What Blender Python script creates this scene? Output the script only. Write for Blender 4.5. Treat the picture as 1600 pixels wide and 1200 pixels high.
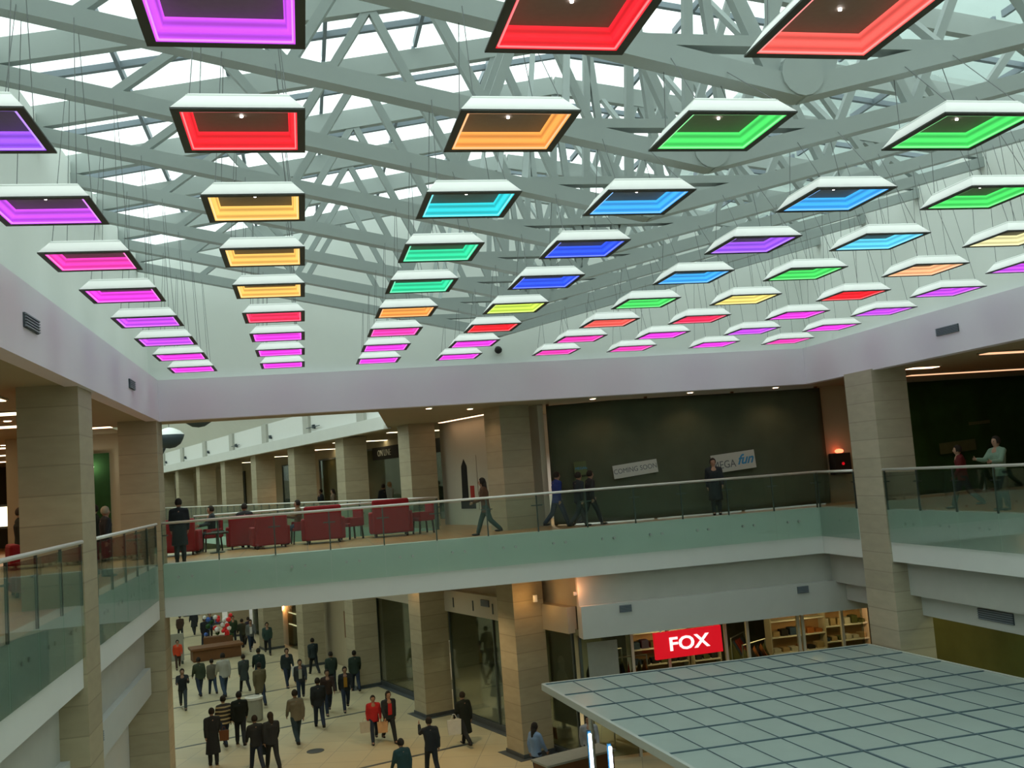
import bpy, bmesh, math, random
from mathutils import Vector, Matrix, Euler
random.seed(7)
S = bpy.context.scene
COL = S.collection
for o in list(bpy.data.objects): bpy.data.objects.remove(o)
PI = math.pi
R = math.radians

# ------------------------------------------------------------------ camera, world, exposure
E = 8.3                      # eye height above the ground floor
YAW, PIT, ROLL, FPX = .214, .091, -.074, 1538.
fw = Vector((math.sin(YAW)*math.cos(PIT), math.cos(YAW)*math.cos(PIT), math.sin(PIT)))
r0 = Vector((math.cos(YAW), -math.sin(YAW), 0)); u0 = r0.cross(fw)
rt = math.cos(ROLL)*r0 + math.sin(ROLL)*u0
up = -math.sin(ROLL)*r0 + math.cos(ROLL)*u0
cd = bpy.data.cameras.new('camera'); cam = bpy.data.objects.new('camera', cd); COL.objects.link(cam)
M = Matrix((rt, up, -fw)).transposed().to_4x4(); M.translation = Vector((0, 0, E)); cam.matrix_world = M
cd.sensor_width = 36; cd.lens = FPX/1600*36; cd.clip_end = 500
S.camera = cam
w = bpy.data.worlds.new('sky'); S.world = w; w.use_nodes = True
bg = w.node_tree.nodes['Background']; bg.inputs[0].default_value = (.86, 1.0, .965, 1); bg.inputs[1].default_value = 1.15
S.view_settings.view_transform = 'Standard'; S.view_settings.look = 'None'
S.view_settings.exposure = 1.0; S.view_settings.gamma = 1.0; S.view_settings.use_curve_mapping = False

# ------------------------------------------------------------------ materials
MATS = {}
def nodes(name):
    m = bpy.data.materials.new(name); m.use_nodes = True; MATS[name] = m
    nt = m.node_tree; b = nt.nodes['Principled BSDF']
    return m, nt, b
def mat(name, c, rough=.7, metal=0, var=.06, scale=6, spec=.3, emit=None, es=0, bump=0):
    m, nt, b = nodes(name)
    b.inputs['Roughness'].default_value = rough; b.inputs['Metallic'].default_value = metal
    b.inputs['Specular IOR Level'].default_value = spec
    if var:
        tc = nt.nodes.new('ShaderNodeTexCoord'); n = nt.nodes.new('ShaderNodeTexNoise'); n.inputs['Scale'].default_value = scale
        n.inputs['Detail'].default_value = 5
        r = nt.nodes.new('ShaderNodeMapRange'); r.inputs['To Min'].default_value = 1-var; r.inputs['To Max'].default_value = 1+var
        mx = nt.nodes.new('ShaderNodeMix'); mx.data_type = 'RGBA'; mx.blend_type = 'MULTIPLY'; mx.inputs['Factor'].default_value = 1
        mx.inputs['A'].default_value = (*c, 1)
        nt.links.new(tc.outputs['Object'], n.inputs['Vector']); nt.links.new(n.outputs['Fac'], r.inputs['Value'])
        nt.links.new(r.outputs['Result'], mx.inputs['B']); nt.links.new(mx.outputs['Result'], b.inputs['Base Color'])
        if bump:
            bp = nt.nodes.new('ShaderNodeBump'); bp.inputs['Strength'].default_value = bump
            nt.links.new(n.outputs['Fac'], bp.inputs['Height']); nt.links.new(bp.outputs['Normal'], b.inputs['Normal'])
    else: b.inputs['Base Color'].default_value = (*c, 1)
    if emit:
        b.inputs['Emission Color'].default_value = (*emit, 1); b.inputs['Emission Strength'].default_value = es
    return m
def glassmat(name, tint, refl=.06, rough=.02):
    m = bpy.data.materials.new(name); m.use_nodes = True; MATS[name] = m; nt = m.node_tree; nt.nodes.clear()
    out = nt.nodes.new('ShaderNodeOutputMaterial'); t = nt.nodes.new('ShaderNodeBsdfTransparent'); t.inputs[0].default_value = (*tint, 1)
    g = nt.nodes.new('ShaderNodeBsdfGlossy'); g.inputs['Roughness'].default_value = rough
    f = nt.nodes.new('ShaderNodeFresnel'); f.inputs[0].default_value = 1.45
    a = nt.nodes.new('ShaderNodeMath'); a.operation = 'MULTIPLY'; a.inputs[1].default_value = refl*10
    a.use_clamp = True
    mx = nt.nodes.new('ShaderNodeMixShader')
    nt.links.new(f.outputs[0], a.inputs[0]); nt.links.new(a.outputs[0], mx.inputs[0]); nt.links.new(t.outputs[0], mx.inputs[1]); nt.links.new(g.outputs[0], mx.inputs[2])
    nt.links.new(mx.outputs[0], out.inputs[0]); return m
def stone(name, c, joint, h=.5, dark=.74):
    """stone cladding with horizontal joints every h metres"""
    m, nt, b = nodes(name); b.inputs['Roughness'].default_value = .55; b.inputs['Specular IOR Level'].default_value = .3
    tc = nt.nodes.new('ShaderNodeTexCoord'); sp = nt.nodes.new('ShaderNodeSeparateXYZ'); nt.links.new(tc.outputs['Object'], sp.inputs[0])
    md = nt.nodes.new('ShaderNodeMath'); md.operation = 'MODULO'; md.inputs[1].default_value = h
    ad = nt.nodes.new('ShaderNodeMath'); ad.operation = 'ADD'; ad.inputs[1].default_value = 100*h
    nt.links.new(sp.outputs[2], ad.inputs[0]); nt.links.new(ad.outputs[0], md.inputs[0])
    lt = nt.nodes.new('ShaderNodeMath'); lt.operation = 'LESS_THAN'; lt.inputs[1].default_value = .025; nt.links.new(md.outputs[0], lt.inputs[0])
    n = nt.nodes.new('ShaderNodeTexNoise'); n.inputs['Scale'].default_value = 2.2; n.inputs['Detail'].default_value = 8
    mp = nt.nodes.new('ShaderNodeMapping'); mp.inputs['Scale'].default_value = (1, 1, 3); nt.links.new(tc.outputs['Object'], mp.inputs[0]); nt.links.new(mp.outputs[0], n.inputs[0])
    r = nt.nodes.new('ShaderNodeMapRange'); r.inputs['To Min'].default_value = .82; r.inputs['To Max'].default_value = 1.14; nt.links.new(n.outputs['Fac'], r.inputs[0])
    # block to block difference
    fl = nt.nodes.new('ShaderNodeMath'); fl.operation = 'SUBTRACT'; nt.links.new(ad.outputs[0], fl.inputs[0]); nt.links.new(md.outputs[0], fl.inputs[1])
    wn = nt.nodes.new('ShaderNodeTexWhiteNoise'); wn.noise_dimensions = '1D'; nt.links.new(fl.outputs[0], wn.inputs['W'])
    r2 = nt.nodes.new('ShaderNodeMapRange'); r2.inputs['To Min'].default_value = .9; r2.inputs['To Max'].default_value = 1.08; nt.links.new(wn.outputs['Value'], r2.inputs[0])
    m1 = nt.nodes.new('ShaderNodeMath'); m1.operation = 'MULTIPLY'; nt.links.new(r.outputs[0], m1.inputs[0]); nt.links.new(r2.outputs[0], m1.inputs[1])
    mx = nt.nodes.new('ShaderNodeMix'); mx.data_type = 'RGBA'; mx.blend_type = 'MULTIPLY'; mx.inputs['Factor'].default_value = 1; mx.inputs['A'].default_value = (*c, 1)
    nt.links.new(m1.outputs[0], mx.inputs['B'])
    m2 = nt.nodes.new('ShaderNodeMix'); m2.data_type = 'RGBA'; nt.links.new(lt.outputs[0], m2.inputs['Factor']); nt.links.new(mx.outputs['Result'], m2.inputs['A'])
    m2.inputs['B'].default_value = (c[0]*dark, c[1]*dark, c[2]*dark, 1); nt.links.new(m2.outputs['Result'], b.inputs['Base Color'])
    return m
def tiles(name, c, c2, grout, size, rough=.35, rot=0):
    m, nt, b = nodes(name); b.inputs['Roughness'].default_value = rough
    tc = nt.nodes.new('ShaderNodeTexCoord'); mp = nt.nodes.new('ShaderNodeMapping'); mp.inputs['Rotation'].default_value = (0, 0, rot)
    br = nt.nodes.new('ShaderNodeTexBrick'); br.offset = 0; br.inputs['Scale'].default_value = 1
    br.inputs['Brick Width'].default_value = size; br.inputs['Row Height'].default_value = size; br.inputs['Mortar Size'].default_value = .012
    br.inputs['Color1'].default_value = (*c, 1); br.inputs['Color2'].default_value = (*c2, 1); br.inputs['Mortar'].default_value = (*grout, 1)
    n = nt.nodes.new('ShaderNodeTexNoise'); n.inputs['Scale'].default_value = .6; n.inputs['Detail'].default_value = 6
    r = nt.nodes.new('ShaderNodeMapRange'); r.inputs['To Min'].default_value = .85; r.inputs['To Max'].default_value = 1.12
    mx = nt.nodes.new('ShaderNodeMix'); mx.data_type = 'RGBA'; mx.blend_type = 'MULTIPLY'; mx.inputs['Factor'].default_value = 1
    nt.links.new(tc.outputs['Object'], mp.inputs[0]); nt.links.new(mp.outputs[0], br.inputs[0]); nt.links.new(tc.outputs['Object'], n.inputs[0])
    nt.links.new(n.outputs['Fac'], r.inputs[0]); nt.links.new(br.outputs['Color'], mx.inputs['A']); nt.links.new(r.outputs[0], mx.inputs['B'])
    nt.links.new(mx.outputs['Result'], b.inputs['Base Color']); return m
def emis(name, c, s):
    return mat(name, (.02, .02, .02), .5, var=0, emit=c, es=s)

mat('upper_wall', (.76, .79, .75), .85, var=.03, scale=1.5)
mat('fascia_white', (.70, .66, .72), .7, var=.03, scale=1.2)
mat('slab_white', (.64, .66, .62), .75, var=.04, scale=1.5)
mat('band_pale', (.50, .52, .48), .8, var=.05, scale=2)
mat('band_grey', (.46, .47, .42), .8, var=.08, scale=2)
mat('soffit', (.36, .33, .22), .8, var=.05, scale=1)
mat('truss_paint', (.31, .35, .335), .55, var=.05, scale=3)
mat('rafter_paint', (.35, .39, .37), .6, var=.04, scale=3)
mat('bar_grey', (.20, .24, .27), .5, var=.04)
mat('beige_wall', (.42, .36, .24), .8, var=.06, scale=1.5)
mat('cream_wall', (.50, .46, .36), .8, var=.05, scale=1.2)
mat('dome_grey', (.30, .36, .34), .6, var=.08, scale=.8)
stone('pillar_stone', (.38, .33, .215), None, .5)
stone('pillar_pale', (.43, .385, .28), None, .5)
tiles('ground_tile', (.52, .45, .27), (.46, .40, .24), (.30, .27, .19), 1.2, .4, R(18))
tiles('upper_tile', (.46, .24, .09), (.40, .22, .09), (.2, .13, .07), .9, .35)
mat('dark_inlay', (.07, .08, .08), .4, var=.1, scale=8)
glassmat('balustrade_glass', (.895, .97, .935), .06)
glassmat('roof_glass', (.93, .97, .96), .03)
glassmat('shop_glass', (.66, .72, .66), .07, .03)
mat('steel', (.5, .52, .5), .35, metal=.8, var=.05)
mat('rail_steel', (.72, .72, .66), .4, metal=.35, var=.04)
mat('dark_steel', (.08, .10, .09), .45, metal=.3, var=.05)
mat('hoarding_cloth', (.068, .080, .050), .95, var=.25, scale=1.6, bump=.5)
mat('netting_green', (.020, .068, .016), .95, var=.4, scale=2.2, bump=.5)
mat('paper_white', (.42, .43, .38), .8, var=.05)
mat('paper_dim', (.09, .12, .05), .8, var=.2)
mat('ink', (.10, .11, .12), .8, var=0)
mat('ink_blue', (.05, .22, .40), .8, var=0)
mat('black_plastic', (.015, .014, .012), .5, var=.05)
mat('sign_red', (.6, .01, .02), .4, var=.03, emit=(.75, .005, .015), es=.30)
mat('sign_letter', (.8, .8, .8), .5, var=0, emit=(1, .93, .93), es=.45)
mat('canopy_glass', (.31, .38, .345), .35, var=.10, scale=1.2)
mat('canopy_frame', (.10, .15, .17), .5, var=.05)
mat('canopy_edge', (.42, .46, .42), .5, var=.05)
mat('red_fabric', (.23, .008, .012), .8, var=.12, scale=8)
mat('dark_wood', (.03, .018, .01), .5, var=.15, scale=8)
mat('skin', (.33, .19, .12), .6, var=.04, scale=10)
mat('eye', (.02, .02, .02), .3, var=0)
mat('lips', (.25, .07, .06), .5, var=0)
mat('vent_dark', (.05, .07, .08), .6, var=.1)
mat('lamp_white', (.75, .77, .74), .5, var=.02)
mat('lamp_rim', (.05, .055, .05), .5, var=.05)
mat('lamp_plate', (.17, .16, .14), .6, var=.1, scale=20)
mat('cable', (.14, .15, .15), .5, var=0)
mat('void_black', (.012, .012, .010), .8, var=.1)
mat('shop_dark', (.06, .058, .035), .8, var=.25, scale=1.3)
mat('shop_olive', (.26, .26, .17), .8, var=.3, scale=1.2)
mat('olive_green', (.12, .17, .06), .8, var=.3, scale=1.2)
mat('shelf_wood', (.45, .27, .13), .6, var=.1)
mat('wood_brown', (.16, .07, .025), .6, var=.15)
mat('bin_stone', (.30, .30, .24), .7, var=.1)
mat('sale_red', (.35,.03,.02), .85, var=.1)
mat('dummy_white', (.6, .58, .5), .6, var=.03)
mat('dummy_grey', (.28, .29, .25), .6, var=.1)
emis('strip_warm', (1, .62, .38), 2.2)
emis('strip_dim', (1, .50, .28), .7)
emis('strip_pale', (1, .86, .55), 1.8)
emis('bulb_white', (1, .95, .85), 12)
emis('bulb_orange', (1, .5, .2), 6)
emis('tube_blue', (.75, .82, 1), 6)
emis('beacon_red', (1, .12, .05), 2.5)
emis('downlight', (1, .62, .36), 6)
emis('downlight_cool', (.95, 1, .85), 8)
emis('lit_sign', (.7, .9, .6), .35)
emis('spot_point', (1, .85, .8), 8)

# ------------------------------------------------------------------ mesh helpers
def T(x=0, y=0, z=0, rz=0): return Matrix.Translation((x, y, z)) @ Matrix.Rotation(rz, 4, 'Z')
class MB:
    """collects shapes for ONE mesh object"""
    def __init__(s, M=None): s.bm = bmesh.new(); s.M = M or Matrix.Identity(4)
    def poly(s, vs, fs):
        V = [s.bm.verts.new(s.M @ Vector(v)) for v in vs]
        for f in fs:
            try: s.bm.faces.new([V[i] for i in f])
            except ValueError: pass
        return s
    def box(s, x0, x1, y0, y1, z0, z1):
        return s.poly([(x0,y0,z0),(x1,y0,z0),(x1,y1,z0),(x0,y1,z0),(x0,y0,z1),(x1,y0,z1),(x1,y1,z1),(x0,y1,z1)],
                      [(3,2,1,0),(4,5,6,7),(0,1,5,4),(1,2,6,5),(2,3,7,6),(3,0,4,7)])
    def bar(s, a, b, w_, h, upv=(0,0,1)):
        a = Vector(a); b = Vector(b); d = (b-a).normalized(); sx = d.cross(Vector(upv))
        if sx.length < 1e-4: sx = Vector((1,0,0))
        sx.normalize(); uz = sx.cross(d).normalized(); sx *= w_/2; uz *= h/2
        P = [a-sx-uz, a+sx-uz, a+sx+uz, a-sx+uz, b-sx-uz, b+sx-uz, b+sx+uz, b-sx+uz]
        return s.poly(P, [(3,2,1,0),(4,5,6,7),(0,1,5,4),(1,2,6,5),(2,3,7,6),(3,0,4,7)])
    def tube(s, a, b, r, r2=None, n=8):
        a = Vector(a); b = Vector(b); r2 = r if r2 is None else r2; d = (b-a).normalized()
        x = d.orthogonal().normalized(); y = d.cross(x)
        P = [a+(x*math.cos(2*PI*i/n)+y*math.sin(2*PI*i/n))*r for i in range(n)]+[b+(x*math.cos(2*PI*i/n)+y*math.sin(2*PI*i/n))*r2 for i in range(n)]
        return s.poly(P, [tuple(range(n))[::-1], tuple(range(n, 2*n))]+[(i,(i+1)%n,n+(i+1)%n,n+i) for i in range(n)])
    def ball(s, c, r, sc=(1,1,1), sub=2, rot=None):
        MM = s.M @ Matrix.Translation(c) @ (rot or Matrix.Identity(4)) @ Matrix.Diagonal((r*sc[0], r*sc[1], r*sc[2], 1))
        bmesh.ops.create_icosphere(s.bm, subdivisions=sub, radius=1, matrix=MM); return s
    def lathe(s, prof, n=20, c=(0,0,0)):
        P = []; F = []; k = len(prof)
        for i in range(n):
            a = 2*PI*i/n
            P += [(c[0]+r*math.cos(a), c[1]+r*math.sin(a), c[2]+z) for r, z in prof]
        for i in range(n):
            j = (i+1) % n
            F += [(i*k+m, j*k+m, j*k+m+1, i*k+m+1) for m in range(k-1)]
        return s.poly(P, F)
    def prism(s, pts, z0, z1):
        n = len(pts)
        return s.poly([(x,y,z0) for x,y in pts]+[(x,y,z1) for x,y in pts], [tuple(range(n))[::-1], tuple(range(n,2*n))]+[(i,(i+1)%n,n+(i+1)%n,n+i) for i in range(n)])
    def build(s, name, m, parent=None, smooth=False, bevel=0, clean=False):
        if clean: bmesh.ops.remove_doubles(s.bm, verts=s.bm.verts, dist=1e-4)
        bmesh.ops.recalc_face_normals(s.bm, faces=s.bm.faces)
        me = bpy.data.meshes.new(name); s.bm.to_mesh(me); s.bm.free()
        me.materials.append(MATS[m] if isinstance(m, str) else m)
        if smooth:
            for p in me.polygons: p.use_smooth = True
        o = bpy.data.objects.new(name, me); COL.objects.link(o)
        if parent: o.parent = parent
        if bevel:
            b = o.modifiers.new('bevel', 'BEVEL'); b.width = bevel; b.segments = 2; b.limit_method = 'ANGLE'
        return o
def tag(o, label=None, cat=None, group=None, kind=None):
    if label: o['label'] = label
    if cat: o['category'] = cat
    if group: o['group'] = group
    if kind: o['kind'] = kind
    return o
def thing(name, loc, rz, label, cat, group=None, M=None):
    o = bpy.data.objects.new(name, None); COL.objects.link(o); o.empty_display_size = .2
    if M is not None: o.matrix_world = M
    else: o.location = loc; o.rotation_euler = (0, 0, rz)
    return tag(o, label, cat, group)
def dup(root, Mx=None, label=None, group=None):
    c = root.copy(); COL.objects.link(c)
    if Mx is not None: c.matrix_world = Mx
    if label: c['label'] = label
    if group: c['group'] = group
    for ch in list(root.children):
        k = ch.copy(); COL.objects.link(k); k.parent = c
        for g in list(ch.children):
            h = g.copy(); COL.objects.link(h); h.parent = k
    return c
def struct(name, mb, m, label=None):
    o = mb.build(name, m); o['kind'] = 'structure'; o['label'] = label or name.replace('_', ' ')
    return o
def text(name, body, size, m, Mx, parent=None, depth=.012, bold=0, shear=0, wscale=1):
    cu = bpy.data.curves.new(name, 'FONT'); cu.body = body; cu.size = size; cu.extrude = depth; cu.align_x = 'CENTER'; cu.align_y = 'CENTER'
    cu.offset = bold; cu.shear = shear; cu.resolution_u = 3
    t = bpy.data.objects.new(name, cu); COL.objects.link(t)
    bpy.context.view_layer.update()
    me = bpy.data.meshes.new_from_object(t.evaluated_get(bpy.context.evaluated_depsgraph_get()))
    bpy.data.objects.remove(t); me.name = name; me.materials.clear(); me.materials.append(MATS[m])
    me.transform(Mx @ Matrix.Rotation(PI/2, 4, 'X') @ Matrix.Diagonal((wscale, 1, 1, 1)))
    o = bpy.data.objects.new(name, me); COL.objects.link(o)
    if parent: o.parent = parent
    return o

UF, SB, CB, FT = 6.63, 5.30, 10.37, 11.42        # upper floor, slab bottom, gallery ceiling, top of the white fascia
XL, XR, YB = -3.8, 14.95, 27.0                   # edges of the atrium void
A18 = R(18)
MC = T(6.2, 29.7, 0, A18)                        # frame of the corridor behind: x = t to the right, y = s along it
def cw(t, s, z=0): return MC @ Vector((t, s, z))

# ================================================================== SETTING
struct('floor', MB().prism([(-60,-8),(45,-8),(45,130),(-60,130)], -.2, 0), 'ground_tile', 'pale beige tiled ground floor of the mall far below')
# upper floor: left gallery, bridge, right walkway behind
mb = MB()
mb.prism([(-20,-8),(XL,-8),(XL,33),(-7.3,33),(-12.8,50),(-20,50)], SB, UF)                 # left
o = struct('floor_left', mb, 'upper_tile', 'upper level floor of the left gallery')
tn = 3.7
p1 = cw(-.75, 3.55); p2 = cw(-.75, 66); p3 = cw(14, 66)
mb = MB(); mb.prism([(XL+.001,YB),(27,YB),(27,45),(p3.x,p3.y),(p2.x,p2.y),(4.42,33),(XL+.001,33)], SB+.14, UF)
struct('floor_back', mb, 'upper_tile', 'orange brown upper level floor of the bridge and walkway')
mb = MB(); mb.prism([(XR,-8),(27,-8),(27,YB-.002),(XR,YB-.002)], SB, UF)
struct('floor_right', mb, 'upper_tile', 'upper level floor of the right gallery')
# white slab edges
struct('trim_1', MB().box(XL, XR, YB-.05, YB+.25, SB, UF+.02), 'slab_white', 'white edge of the bridge slab across the back of the atrium')
struct('trim_2', MB().box(XL-.25, XL+.05, -8, YB-.05, SB, UF+.02), 'slab_white', 'white slab edge along the left gallery')
struct('trim_3', MB().box(XR-.05, XR+.25, -8, YB-.05, SB, UF+.02), 'slab_white', 'white slab edge along the right gallery')
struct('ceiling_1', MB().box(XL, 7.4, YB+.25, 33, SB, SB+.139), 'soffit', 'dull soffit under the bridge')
# bands below the slabs
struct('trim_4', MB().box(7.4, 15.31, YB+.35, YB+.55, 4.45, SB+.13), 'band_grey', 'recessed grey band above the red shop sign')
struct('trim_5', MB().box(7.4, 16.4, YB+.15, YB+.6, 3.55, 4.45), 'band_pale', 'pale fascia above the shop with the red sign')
mb = MB(MC); mb.box(.45, .75, -1.9, 62, 3.6, 4.35)
struct('trim_6', mb, 'cream_wall', 'cream fascia above the corridor shop windows')
mb = MB(MC); mb.box(.75, .95, -2.0, 62, 4.35, SB+.13)
struct('trim_7', mb, 'cream_wall', 'recessed cream band high above the corridor shop windows')
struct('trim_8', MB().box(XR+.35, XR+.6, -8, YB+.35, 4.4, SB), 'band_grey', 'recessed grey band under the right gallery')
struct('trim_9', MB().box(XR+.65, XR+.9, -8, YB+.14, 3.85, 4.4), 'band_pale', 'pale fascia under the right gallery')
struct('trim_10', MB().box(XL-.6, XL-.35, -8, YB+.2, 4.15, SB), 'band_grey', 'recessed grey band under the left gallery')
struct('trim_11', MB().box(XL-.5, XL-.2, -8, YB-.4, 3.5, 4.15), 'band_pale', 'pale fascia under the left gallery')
mb = MB(); mb.box(XL-1.0, XL-.8, -8, YB, 0, 3.5)
struct('wall_left', mb, 'slab_white', 'pale ground floor wall under the left gallery')
struct('wall_right', MB().box(20, 20.2, -8, 32, 0, 5.3), 'olive_green', 'olive ground floor shop wall under the right gallery')
struct('wall_left_inner', MB().prism([(-6.9,31.41),(-7.1,31.41),(-13.1,50),(-12.9,50)], UF, CB), 'shop_dark', 'dark wall between the left gallery and the corridor void')
# gallery ceilings
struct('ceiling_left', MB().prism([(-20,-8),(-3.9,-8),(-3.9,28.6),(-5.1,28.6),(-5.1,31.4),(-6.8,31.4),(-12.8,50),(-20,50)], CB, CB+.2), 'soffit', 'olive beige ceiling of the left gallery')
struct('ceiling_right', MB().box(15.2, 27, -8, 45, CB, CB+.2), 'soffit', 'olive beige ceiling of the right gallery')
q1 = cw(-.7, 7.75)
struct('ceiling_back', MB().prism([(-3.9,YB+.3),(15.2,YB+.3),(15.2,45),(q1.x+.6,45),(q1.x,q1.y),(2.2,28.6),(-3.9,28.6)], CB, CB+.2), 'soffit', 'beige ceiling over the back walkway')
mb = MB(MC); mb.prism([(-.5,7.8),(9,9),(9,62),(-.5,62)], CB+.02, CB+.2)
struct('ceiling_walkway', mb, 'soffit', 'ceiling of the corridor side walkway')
# fascia ring and upper walls
struct('trim_12', MB().box(-3.6, 14.9, YB-.02, YB+.3, CB-.03, FT), 'fascia_white', 'smooth white fascia across the back of the atrium')
struct('trim_13', MB().box(-3.9, -3.6, -8, YB+.3, CB-.03, FT), 'fascia_white', 'smooth white fascia along the left of the atrium')
struct('trim_14', MB().box(14.9, 15.2, -8, YB+.3, CB-.03, FT), 'fascia_white', 'smooth white fascia along the right of the atrium')
mb = MB(); mb.poly([(-4.3,YB+.22,FT-.1),(15.6,YB+.22,FT-.1),(15.6,YB+.22,14.8),(5.7,YB+.22,16.6),(-4.3,YB+.22,14.6),(-4.3,YB+.5,FT-.1),(15.6,YB+.5,FT-.1),(15.6,YB+.5,14.8),(5.7,YB+.5,16.6),(-4.3,YB+.5,14.6)],
        [(0,1,2,3,4),(9,8,7,6,5),(0,5,6,1),(1,6,7,2),(2,7,8,3),(3,8,9,4),(4,9,5,0)])
struct('wall_back', mb, 'upper_wall', 'plain grey white gable wall above the back fascia')
struct('wall_left_upper', MB().box(-4.25, -3.85, -8, YB+.22, FT-.1, 14.55), 'upper_wall', 'plain pale wall above the left fascia')
struct('wall_right_upper', MB().box(15.15, 15.55, -8, YB+.22, FT-.1, 14.75), 'upper_wall', 'plain pale wall above the right fascia')
struct('wall_near', MB().box(-20, 27, -8.3, -8, 0, 17), 'upper_wall', 'plain wall closing the near end of the atrium')
struct('wall_far_left', MB().box(-20.3, -20, -8, 50, 0, CB), 'shop_olive', 'shop wall at the far side of the left gallery')
struct('wall_left_back', MB().box(-20, -9.5, 50, 50.3, UF, CB), 'shop_dark', 'dark wall closing the left gallery')
struct('wall_far_right', MB().box(27, 27.3, -8, 45, 0, CB), 'shop_dark', 'dark wall at the outer side of the right gallery')
struct('wall_beige_left', MB().box(-8.4, -5.2, 31, 31.4, UF, CB), 'beige_wall', 'beige wall behind the corner pillar')
struct('wall_beige_right', MB().box(16.25, 17.25, 28.75, 29.0, UF, CB), 'beige_wall', 'beige wall strip beside the hoarding')

# ---- roof glazing: bays between rafters
SL, SRz, RG = 14.32, 14.62, 15.98                 # rafter seat left, right, ridge (upper face)
XA, XM, XB = -4.0, 5.4, 15.3
TY = [25.9-2.38*k for k in range(0, 9)]
edges = [YB+.2]+[y for y in TY]+[4.5, 2.1, -.3, -2.7, -5.1, -7.9]
for i in range(len(edges)-1):
    y1, y0 = edges[i], edges[i+1]; ym = (y0+y1)/2
    for sd, (xa, za, xb, zb) in enumerate(((XA, SL+.42, XM, RG+.42), (XM, RG+.42, XB, SRz+.42))):
        if i >= len(TY) and False: continue
        mb = MB(); mb.poly([(xa,y0,za),(xb,y0,zb),(xb,y1,zb),(xa,y1,za)], [(0,1,2,3)])
        g = mb.build('window_%d' % (2*i+sd+1), 'roof_glass'); g['kind'] = 'structure'; g['label'] = 'glass roof bay %s' % ('left slope' if sd == 0 else 'right slope')
        if i <= len(TY):
            L = Vector((xb-xa, 0, zb-za)); n = 6
            mb = MB()
            for k in range(1, n):
                p = Vector((xa, 0, za-.05))+L*(k/n); mb.bar((p.x, y0+.1, p.z), (p.x, y1-.1, p.z), .06, .12)
            mb.bar((xa, ym+.25, za-.04), (xb, ym+.25, zb-.04), .09, .1)
            mb.build('glazing_bar', 'bar_grey', g)

# ---- trusses
def truss_at(x):            # height of the lower face of the bottom chord
    return 14.15+(11.98-14.15)*(x+3.8)/9.15 if x < 5.35 else 11.98+(14.35-11.98)*(x-5.35)/9.85
def make_truss():
    t = thing('roof_truss', (0, 0, 0), 0, '', 'roof truss', 'roof trusses across the glass roof')
    LN = Vector((5.35, 0, 12.12)); LS = Vector((-3.9, 0, 14.28)); RS = Vector((15.2, 0, 14.5)); RGP = Vector((5.4, 0, 16.1))
    MB().bar(LS+Vector((0,0,.2)), RGP, .15, .36).build('rafter', 'rafter_paint', t)
    MB().bar(RGP, RS+Vector((0,0,.2)), .15, .36).build('rafter', 'rafter_paint', t)
    MB().bar(LS-Vector((0,0,.05)), LN, .24, .22).build('bottom_chord', 'truss_paint', t)
    MB().bar(LN, RS-Vector((0,0,.05)), .24, .22).build('bottom_chord', 'truss_paint', t)
    MB().bar((3.5,0,12.62),(7.2,0,12.62), .2, .12).build('tie_beam', 'truss_paint', t)
    mb = MB(); mb.tube((5.35,-.14,12.26),(5.35,.14,12.26), .24, n=16); mb.build('gusset', 'truss_paint', t)
    for A, B, C in ((LS, LN, RGP), (RS, LN, RGP)):
        top = [A.lerp(C, f) for f in (.30, .56, .82)]
        bot = [A.lerp(B, f) for f in (.17, .43, .69, .97)]
        for i in range(3):
            for q in (bot[i], bot[i+1]):
                MB().bar(q, top[i], .12, .12, (0,1,0)).build('web_strut', 'truss_paint', t)
        MB().bar(bot[3], RGP-Vector((0,0,.1)), .12, .12, (0,1,0)).build('web_strut', 'truss_paint', t)
    for sx in (-1, 1):          # bracing to the next ridge
        MB().bar((5.35+sx*1.9, 0, 12.55), (5.4+sx*1.0, 2.38, 15.85), .09, .09, (1,0,0)).build('brace', 'truss_paint', t)
    return t
tr0 = make_truss()
ordn = ['first','second','third','fourth','fifth','sixth','seventh','eighth','ninth']
for k, y in enumerate(TY):
    lab = 'grey steel diamond shaped roof truss, %s counted from the back gable wall' % ordn[k]
    if k == 0: tr0.location = (0, y, 0); tr0['label'] = lab
    else: dup(tr0, T(0, y, 0), lab)

# ---- neighbouring dome outside the right slope
mb = MB(); n1, n2 = 24, 12; P = []; F = []
for i in range(n1+1):
    a = -PI/2+PI*i/n1                      # along y
    for j in range(n2+1):
        b = PI*j/n2
        x = 26-14*math.cos(a)*math.cos(b); P.append((max(16.4, x), 36+26*math.sin(a), max(10.6, 8.3+18*math.cos(a)*math.sin(b))))
for i in range(n1):
    for j in range(n2): F.append((i*(n2+1)+j, i*(n2+1)+j+1, (i+1)*(n2+1)+j+1, (i+1)*(n2+1)+j))
mb.poly(P, F); o = mb.build('neighbouring_dome', 'dome_grey', smooth=True)
tag(o, 'dull grey curved roof of a neighbouring hall outside the right glass slope', 'roof')

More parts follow.
